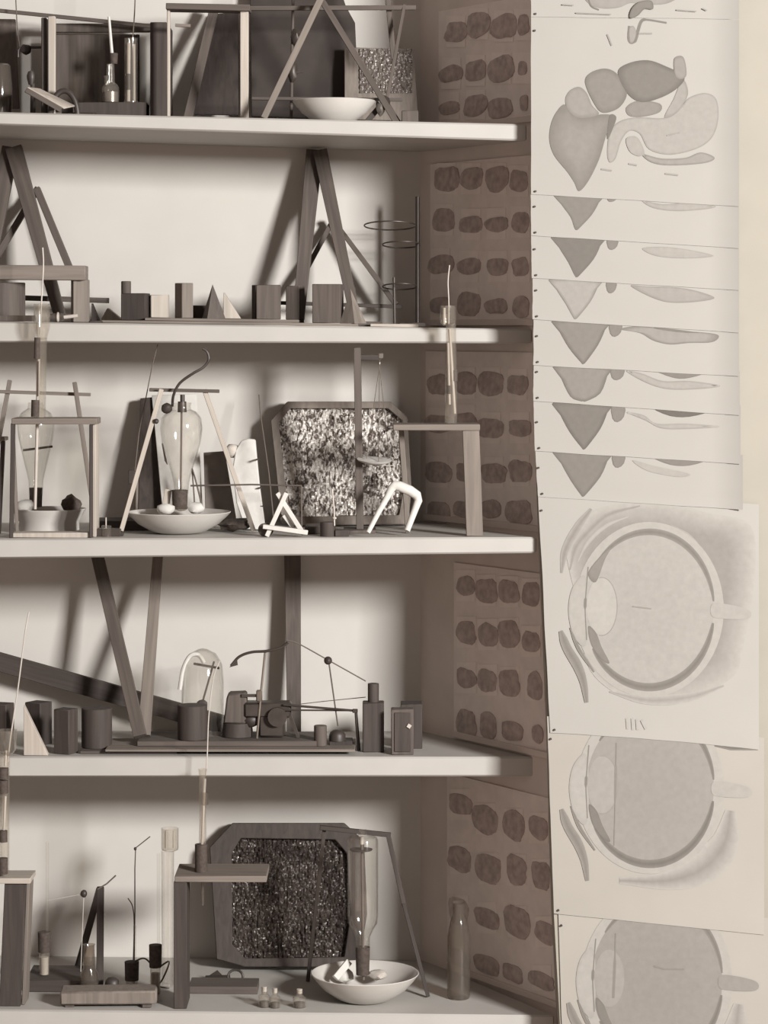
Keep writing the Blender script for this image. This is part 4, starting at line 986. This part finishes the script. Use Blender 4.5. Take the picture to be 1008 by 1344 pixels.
# blocks
rotblock(4, -12, 10, 18, 923, .08, 'wood_dark', 'dark block cut by the left edge of the fourth shelf')
wedge(4, [(31, 922), (63, 988), (31, 988)], .01, .018, 'wood_pale', 'pale right angled triangular plate on the fourth shelf')
rotblock(4, 33, 55, 68, 921, .15, 'wood_dark', 'dark upright block behind the pale triangular plate', lift=.0)
rotblock(4, 71, 92, 102, 930, .04, 'wood_dark', 'dark square prism left of the big dark cylinder')
longboard(4, 105, 232, .03, .13, 0, .006, 'wood_mid', 'darker thin board under the big dark cylinder')
longboard(4, 138, 466, .015, .15, .006, .005, 'wood_light', 'long pale thin board under the V of two planks')
longboard(4, 180, 420, .05, .17, .011, .010, 'wood_mid', 'thicker board under the lever apparatus')
cylblock(4, 107, 147, 929, .075, 'wood_dark', 'big dark wooden cylinder right of the square prism', lift=.0062)
cylblock(4, 233, 272, 925, .075, 'wood_dark', 'dark wooden cylinder standing on the thicker board', lift=.0213)
# inverted glass U tube
t = thing('bell_glass', 'faint tall glass bell behind the dark cylinder on the board', 'bell glass', gpt(4, 268, .16))
c = gpt(4, 266, .14, .0213)
shell('bell', c, [(28*k, 0), (28*k, 70*k), (26*k, 92*k), (18*k, 106*k), (6*k, 112*k), (.0006, 113*k)], 'glass', t)
lath('stick', (254, 871, .13), (288, 877, .13), 3, .004, 'wood_mid', t)
lath('stick', (281, 868, .13), (262, 935, .14), 2.5, .004, 'wood_mid', t)
make('inner_cap', MB().lump(at(265, 925, .13), (.011, .010, .010), 3, .1), 'wood_dark', t)
wire('white_hook', [(236, 905, .12), (240, 880, .12), (247, 864, .12), (254, 859, .12), (262, 861, .12), (268, 870, .12)], .004, 'chalk', t)
# beaded thread at left
t = thing('manometer_tube', 'glass tube with corks at the left edge, thread rising over the blocks', 'glass tube', at(4, 1158, -.06))
Y = -.06
wire('thread', [(38, 803, Y), (33, 830, Y), (24, 900, Y), (15, 960, Y), (10, 1000, Y)], .0013, 'wire_pale', t)
shell('glass_cup', at(9, 992, Y), [(4*k, 0), (9*k, 4*k), (12*k, 8*k), (12.5*k, 33*k)], 'glass_thick', t)
shell('wide_tube', at(6, 1156, Y), [(6*k, 0), (6.2*k, 60*k), (7*k, 164*k)], 'glass_thick', t)
for y0_, y1_, r_ in ((1022, 1008, 7), (1041, 1024, 6.5), (1105, 1090, 5.5), (1147, 1126, 6)): make('cork', MB().cyl(at(4, y0_, Y - .01), at(4, y1_, Y - .01), r_*k), 'cork', t)
make('bore', MB().cyl(at(5, 1090, Y - .006), at(7, 1045, Y - .006), 1.6*k), 'wire_pale', t)
make('capillary', MB().cyl(at(7, 1005, Y - .006), at(8, 985, Y - .006), 1.6*k), 'wire_pale', t)
# thread over shelf 4 front (second)
t = thing('manometer_tube', 'slim glass tube on the dark bench stand, beaded thread rising past shelf', 'glass tube', at(265, 1145, -.045))
Y = -.045
wire('thread', [(288, 868, Y), (280, 890, Y), (274, 940, Y), (272, 990, Y), (270, 1018, Y)], .0011, 'wire_pale', t)
shell('slim_tube', at(266, 1112, Y), [(5*k, 0), (4.5*k, 40*k), (5*k, 94*k), (6*k, 100*k)], 'glass_thick', t)
make('bore', MB().cyl(at(265, 1108, Y), at(269, 1022, Y), 1.6*k), 'wire_pale', t)
make('collar', MB().cyl(at(269, 1056, Y), at(269, 1040, Y), 4.6*k), 'glass_dark', t)
make('cork', MB().cyl(at(264, 1144, Y), at(264, 1108, Y), 8*k, 8*k), 'cork', t)
make('under_tube', MB().cyl(at(266, 1188, Y), at(266, 1157, Y), 2*k), 'glass_dark', t)
# lever apparatus
Y = .11; zl = sz(4, X(350, Y)) + .0222
t = thing('lever_apparatus', 'dark lever apparatus with drum, curved arm and ball on fourth shelf', 'apparatus', (X(345, Y), Y, zl))
def zpx(py): return Z(py, Y)
c = Vector((X(309, Y), Y, zl))
make('drum', MB().prism([at(293, 950, Y - .02), at(297, 917, Y - .02), at(299, 911, Y - .02), at(323, 910, Y - .02), at(325, 950, Y - .02)], (0, .045, 0)), 'wood_mid', t, bev=.003)
make('drum_base', MB().cyl(c + Vector((.004, 0, 0)), c + Vector((.004, 0, zpx(948) - zl)), .03, .027), 'wood_dark', t)
make('mechanism', MB().box((X(357, Y), Y, (zl + zpx(922))/2), (L(34, Y), .045, zpx(922) - zl)), 'iron', t, bev=.004)
make('mechanism_shoulder', MB().box((X(352, Y), Y - .005, zpx(930)), (L(62, Y), .04, L(20))), 'iron', t, bev=.004)
make('gear', MB().cyl((X(365, Y), Y - .035, zpx(938)), (X(365, Y), Y - .022, zpx(938)), .018, seg=16), 'iron', t)
make('counterweight', MB().lump((X(330, Y), Y - .01, zpx(944)), (.018, .014, .014), 4, .25), 'rubber', t)
make('brace', MB().bar((X(380, Y), Y - .02, zpx(935)), (X(392, Y), Y - .02, zl), .006, .006), 'iron', t)
make('bracket', MB().bar((X(318, Y), Y - .02, zpx(911)), (X(344, Y), Y - .02, zpx(911)), .005, .008), 'iron', t)
make('knob', MB().box((X(341, Y), Y - .022, zpx(911)), (L(8), .012, L(15))), 'brass', t, bev=.002)
make('upright_rod', MB().tube([at(348, 856, Y - .025), at(343, 905, Y - .025), at(337, 970, Y - .025)], .0022), 'brass', t)
wire('curved_arm', [(303, 874, Y - .03), (314, 862, Y - .03), (330, 856, Y - .03), (350, 854.5, Y - .03), (368, 850, Y - .03), (378, 843, Y - .03)], .0026, 'iron', t)
make('arm_tip', MB().prism([at(301, 876, Y - .031), at(311, 864, Y - .031), at(312, 873, Y - .031)], (0, .004, 0)), 'iron', t)
wire('thin_lever', [(376, 840, Y - .03), (392, 845, Y - .03), (430, 866, Y - .03), (480, 894, Y - .03)], .0012, 'thread', t)
make('ball', MB().lathe(at(430.5, 867, Y - .03), [(.0005, -.0078), (.005, -.0060), (.0076, -.002), (.0076, .002), (.005, .0060), (.0005, .0078)], 20, axis=(0, -1, .2)), 'rubber', t)
make('ball_stem', MB().cyl(at(432, 872, Y - .03), at(443.5, 953, Y - .03), .0014, seg=8), 'wood_mid', t)
make('lower_arm', MB().cyl(at(372, 925, Y - .03), at(468, 933, Y - .04), .0022), 'iron', t)
make('lower_arm', MB().cyl(at(372, 932, Y - .03), at(460, 932.5, Y - .035), .0016), 'iron', t)
make('arm_joint', MB().box(at(466, 933, Y - .04), (.010, .008, .007)), 'iron', t, bev=.001)
make('drop_rod', MB().cyl(at(467, 933, Y - .04), gpt(4, 471, Y - .04, .0005), .0028, .0034), 'iron', t)
wire('thread', [(395, 924, Y), (430, 920, Y), (480, 915, Y)], .0008, 'thread', t)
t = thing('domed_weight', 'dark domed weight on a plate under the ball lever', 'weight', gpt(4, 447, .10))
c = gpt(4, 447, .09)
make('plate', MB().box(c + Vector((.001, 0, .0092)), (L(30), .05, .018)), 'wood_black', t, bev=.001)
make('dome', MB().lathe(c + Vector((-.006, -.012, .018)), [(.0155, 0), (.0155, .010), (.013, .016), (.007, .020), (.0005, .021)], 24, cap0=True), 'rubber', t)
cylblock(4, 412, 429, 952, .06, 'wood_mid', 'small round wooden peg left of the domed weight', lift=.0112)
t = thing('stepped_block', 'tall dark block with a smaller round block on top', 'block', gpt(4, 490, .07))
c = gpt(4, 490, .07); zt_ = Z(921, .07)
make('block', MB().box((c.x, .07, (c.z + zt_)/2), (L(28), .038, zt_ - c.z)), 'wood_dark', t, bev=.0015)
make('top_block', MB().cyl((c.x, .07, zt_), (c.x, .07, Z(897, .07)), .0105), 'wood_dark', t)
t = thing('small_box', 'small upright framed box at the right end of fourth shelf', 'box', gpt(4, 528, .03))
c = gpt(4, 528, .03); zt_ = Z(930, .03)
make('case', MB().box((c.x, .035, (c.z + zt_)/2), (L(29), .03, zt_ - c.z)), 'wood_mid', t, bev=.0015)
make('inset_panel', MB().box((c.x, .0195, (c.z + zt_)/2), (L(21), .003, zt_ - c.z - .012)), 'wood_dark', t, bev=.001)
make('lock_plate', MB().box(at(537, 953, .016), (.007, .002, .007), rot=Matrix.Rotation(.6, 3, 'Y')), 'wire_pale', t)
flatblock(4, 526, 554, 922, .12, .05, 'wood_dark', 'dark box behind the small framed box', cat='box', name='dark_box', group=None)

# ================================================================== BAY 5
stool('bench_stand', 'dark plank stand at the lower left edge under corked tube', 5, -90, 40, 1153, 7, -.085, -.01,
      [(6, 34, -7, -.078, -.068, 'wood_dark'), (34.5, 39, -6, -.067, -.01, 'wood_light'), (-88, -70, 0, -.07, -.03, 'wood_dark')], ('wood_pale',))
longboard(5, 33, 112, .03, .15, 0, .022, 'wood_dark', 'dark low board lying behind the small wooden box')
# corked vials at left
def vial(label, px, y, yc0, yc1, yt_, rpx, lift, mat='glass_thick', white=True, ztop=None):
    c = gpt(5, px, y, lift); t = thing('corked_vial', label, 'vial', c, 'corked vials on the lowest shelf')
    kk = L(1, y); h = Z(yc1, y) - c.z
    shell('vial_body', c, [(.0005, .0004), (rpx*kk*.9, .0004), (rpx*kk, .003), (rpx*kk, h)], mat, t)
    make('cork', MB().cyl(at(px, yc1, y) - Vector((0, 0, .002)), at(px, yc0, y), (rpx + 1)*kk, (rpx + 1.5)*kk), 'cork', t)
    if white: make('filling', MB().lathe(c, [(.0005, .001), (rpx*kk*.8, .0015), (rpx*kk*.8, h*.75), (.0005, h*.76)], 20), 'wire_pale', t)
    if yt_: make('tall_tube', MB().lathe(at(px + 4, yc0, y), [(2*kk, 0), (2.2*kk, Z(yt_, y) - Z(yc0, y))], 14), 'glass', t)
    return t
vial('corked vial with a tall faint tube on the dark low board', 58, .07, 1223, 1248, 1105, 7, .0225)
vial('corked vial with white filling left of the dark bench stand', 204, .03, 1240, 1268, 1120, 7, 0.0)
vial('dark corked vial among tubes behind the wooden box', 173, .06, 1262, 1285, 1215, 8, 0.0, white=False)
# stick with rod, its shadow modelled as a second dark lath
t = thing('stick_prop', 'dark stick prop with a modelled shadow limb and a thin rod slanting up', 'prop', gpt(5, 130, .08))
lath('stick', (132, 1164, .16), ft(5, 131, .06), 9, .008, 'wood_dark', t)
lath('stick', (131, 1166, .20), ft(5, 100, .17), 9, .008, 'wood_dark', t)  # dark lath standing in for the first stick's cast shadow
wire('rod', [(128, 1167, .14), (140, 1160, .14), (152, 1149, .14)], .0014, 'thread', t, straight=True)
t = thing('knob_wire', 'dark knob on a fine wire left of the dark stick prop', 'knob', at(110, 1284, .10))
make('knob', MB().lump(at(110, 1173, .12), (.0065, .006, .0075), 2, .1), 'rubber', t)
wire('fine_wire', [(62, 1182, .12), (90, 1177, .12), (110, 1173, .12)], .0006, 'wire_pale', t)
make('stem', MB().cyl(at(110, 1174, .12), gpt(5, 106, .10, .022), .0008, seg=6), 'wire_pale', t)
t = thing('glass_vial', 'small round glass vial before the dark stick prop', 'vial', gpt(5, 116, .0))
c = gpt(5, 117, .01); kk = L(1)
shell('vial_body', c, [(.0005, .0005), (11*kk, .001), (12*kk, .006), (12*kk, .040), (8*kk, .050), (7*kk, .092), (8*kk, .094)], 'glass_dark', t)
make('dark_liquid', MB().lathe(c, [(.0005, .002), (10.4*kk, .003), (10.4*kk, .024), (.0005, .0245)], 24), 'cork', t)
# box
t = thing('small_wood_box', 'small pale wooden box lying at the front of the lowest shelf', 'box', gpt(5, 143, -.06))
c = gpt(5, 143, -.06); h_ = Z(1301, -.08) - c.z
make('box_body', MB().box((c.x, -.055, c.z + h_/2 + .003), (L(122), .055, h_ - .006), rz=.05), 'wood_light', t, bev=.003)
for sx in (-1, 1): make('foot', MB().box((c.x + sx*.07, -.065, c.z + .003), (.016, .03, .005), rz=.05), 'wood_mid', t)
t = make('rubber_ball', MB().lump(gpt(5, 147, .04) + Vector((0, 0, .014)), (.014, .013, .014), 3, .2), 'rubber', label='dark rubber lump between the vials behind the wooden box', cat='lump')
# hooked wires
t = thing('hooked_wire', 'thin beaded wire with a bent tip standing behind the box', 'wire', gpt(5, 176, .11))
wire('wire', [(197, 1098, .11), (178, 1113, .11), (177, 1140, .11), (177, 1200, .11), (176, 1292, .11)], .0011, 'thread', t, straight=True)
make('bead', MB().lump(at(177.5, 1114, .11), (.0028, .0028, .0034), 1, .05), 'rubber', t)
t = thing('hooked_wire', 'short bent wire with a tiny hook left of the beaded wire', 'wire', gpt(5, 172, .08))
wire('wire', [(168, 1179, .09), (174, 1190, .09), (176, 1215, .09), (174, 1290, .08)], .0010, 'thread', t, n=4)
t = thing('wire_coil', 'loose looped wire between the vial and dark bench stand', 'wire', gpt(5, 215, .06))
wire('loop', [(176, 1262, .06), (190, 1258, .05), (205, 1270, .05), (222, 1262, .05), (214, 1284, .05), (208, 1294, .05), (222, 1297, .06)], .0016, 'thread', t)
# glass cylinder cup
t = thing('glass_cylinder', 'tall faint glass tube with bright cup top on the lowest shelf', 'glass tube', gpt(5, 216, .09))
c = gpt(5, 220, .09)
shell('tall_tube', c, [(8*kk, 0), (8*kk, .08), (8.5*kk, Z(1117, .09) - c.z)], 'glass', t)
shell('cup', at(223, 1117, .09), [(7*kk, 0), (11*kk, 2*kk), (11.5*kk, 5*kk), (11.5*kk, 30*kk)], 'glass_thick', t)
make('inner_rod', MB().cyl(at(218, 1113, .09), at(218, 1090, .09), 1.8*kk), 'wire_pale', t)
make('inner_rod', MB().cyl(at(228, 1113, .09), at(228, 1090, .09), 1.4*kk), 'wire_pale', t)
# dark bench stand
stool('bench_stand', 'dark bench stand with broad plank leg before the dark trough', 5, 229, 350, 1150, 8, -.085, .03,
      [(228, 245, 0, -.083, .0, 'wood_dark')], ('wood_light',))
# scissors + magnet
t = thing('iron_scissors', 'dark scissors lying behind the dark bench stand', 'scissors', gpt(5, 296, .12))
c = gpt(5, 309, .10)
make('ring', MB().tube([c + Vector((.014*math.cos(a*.349), .004*math.sin(a*.349), .016 + .012*math.sin(a*.349))) for a in range(18)], .0024, 8, closed=True), 'iron', t)
make('blade', MB().bar(gpt(5, 270, .11) + Vector((0, 0, .010)), gpt(5, 302, .10) + Vector((0, 0, .014)), .010, .004), 'iron', t)
make('blade', MB().prism([gpt(5, 262, .12), gpt(5, 300, .12), gpt(5, 285, .12) + Vector((0, 0, .022))], (0, .006, 0)), 'iron', t)
longboard(5, 248, 338, .03, .10, 0, .014, 'wood_mid', 'brown low board lying under the scissors')
# dark trough
trough('dark octagonal trough with glinting crinkled lining on the lowest shelf', 5,
       [(275, 1112), (305, 1080), (452, 1080), (478, 1104), (482, 1200), (470, 1269), (322, 1269), (284, 1259)],
       [(304, 1120), (316, 1100), (440, 1102), (455, 1120), (460, 1200), (452, 1256), (322, 1258), (305, 1240)], .20, .28, 1272, 1080, 'wood_dark', 'foil_dark', .030, .010, 7, 'octagonal lined troughs', 80, 80)
# trestle at right
t = thing('lath_trestle', 'dark thin trestle arching over the flask on the lowest shelf', 'trestle', gpt(5, 540, .06))
lath('cross_bar', (420, 1086, .10), (513, 1096, .10), 6, .008, 'wood_dark', t)
lath('leg', (509, 1094, .10), (531, 1190, .075), 6, .008, 'wood_dark', t)
lath('leg', (530, 1186, .075), ft(5, 562, .02), 5, .008, 'wood_dark', t)
lath('leg', (426, 1086, .11), ft(5, 404, .13), 5, .008, 'wood_dark', t)
# flask
Y = .0
t = thing('inverted_flask', 'dim inverted glass cylinder flask with cork in the lowest bowl', 'flask', at(476, 1280, Y))
c = at(476, 1252, Y)
shell('flask_body', c, [(9*kk, 0), (9.5*kk, 22*kk), (14*kk, 32*kk), (19*kk, 40*kk), (20*kk, 52*kk), (20*kk, 146*kk), (18*kk, 150*kk), (6*kk, 153*kk), (5*kk, 160*kk)], 'glass', t, .0015)
make('cork', MB().cyl(at(476, 1279, Y), at(476, 1243, Y), 8.5*kk, 9.5*kk), 'cork', t)
make('stem', MB().cyl(at(477, 1286, Y), at(475, 1100, Y), 1.8*kk), 'thread', t)
make('top_stopper', MB().cyl(at(475, 1108, Y), at(475, 1098, Y), 2.6*kk), 'wire_pale', t)
make('inner_disc', MB().lathe(at(474, 1116, Y), [(.0005, -.001), (14*kk, 0), (15*kk, .002), (.0005, .001)], 28), 'cork', t)
t, bc, br_, bh = bowl(5, 408, 550, 1277, .0, 'large white bowl at the right of the lowest shelf')
make('soaked_lump', MB().lump(at(452, 1280, .03), (.018, .014, .013), 21, .3), 'chalk', label='white lump at the left in the lowest bowl', cat='lump')
make('soaked_lump', MB().lump(at(496, 1279, .03), (.018, .014, .010), 25, .3), 'stone', label='grey lump at the right in the lowest bowl', cat='lump')
lath('wooden_peg', (458, 1262, .02), (440, 1284, .0), 9, .010, 'chalk', label='white peg leaning inside the lowest bowl', cat='peg')
# little bottles
def mini(label, px, yt_, y, rpx):
    c = gpt(5, px, y); t = thing('tiny_bottle', label, 'bottle', c, 'tiny bottles on the lowest shelf'); h = Z(yt_, y) - c.z; r = L(rpx, y)
    shell('bottle_body', c, [(.0005, .0004), (r*.95, .0004), (r, .002), (r, h*.55), (r*.5, h*.68), (r*.5, h*.98), (r*.6, h)], 'glass_thick', t, .001)
    make('contents', MB().lathe(c, [(.0005, .001), (r*.8, .0015), (r*.8, h*.28), (.0005, h*.29)], 20), 'cork', t)
    make('stopper', MB().cyl(c + Vector((0, 0, h*.8)), c + Vector((0, 0, h*1.04)), r*.42), 'wire_pale', t)
mini('leftmost of the three tiny glass bottles left of the lowest bowl', 347, 1296, -.06, 8)
mini('middle of the three tiny glass bottles left of the lowest bowl', 361, 1298, -.065, 7)
mini('tiny glass bottle nearest the lowest bowl, set apart from the other two', 393, 1299, -.06, 9)
t = thing('glass_bottle', 'dim tall glass bottle in the shade before the specimen wall', 'bottle', gpt(5, 600, .02))
c = gpt(5, 602, .02)
shell('bottle_body', c, [(.0005, .0005), (14*kk, .001), (15*kk, .006), (15*kk, 80*kk), (11*kk, 100*kk), (8*kk, 108*kk), (7.5*kk, 122*kk), (9*kk, 124*kk)], 'glass_dark', t)
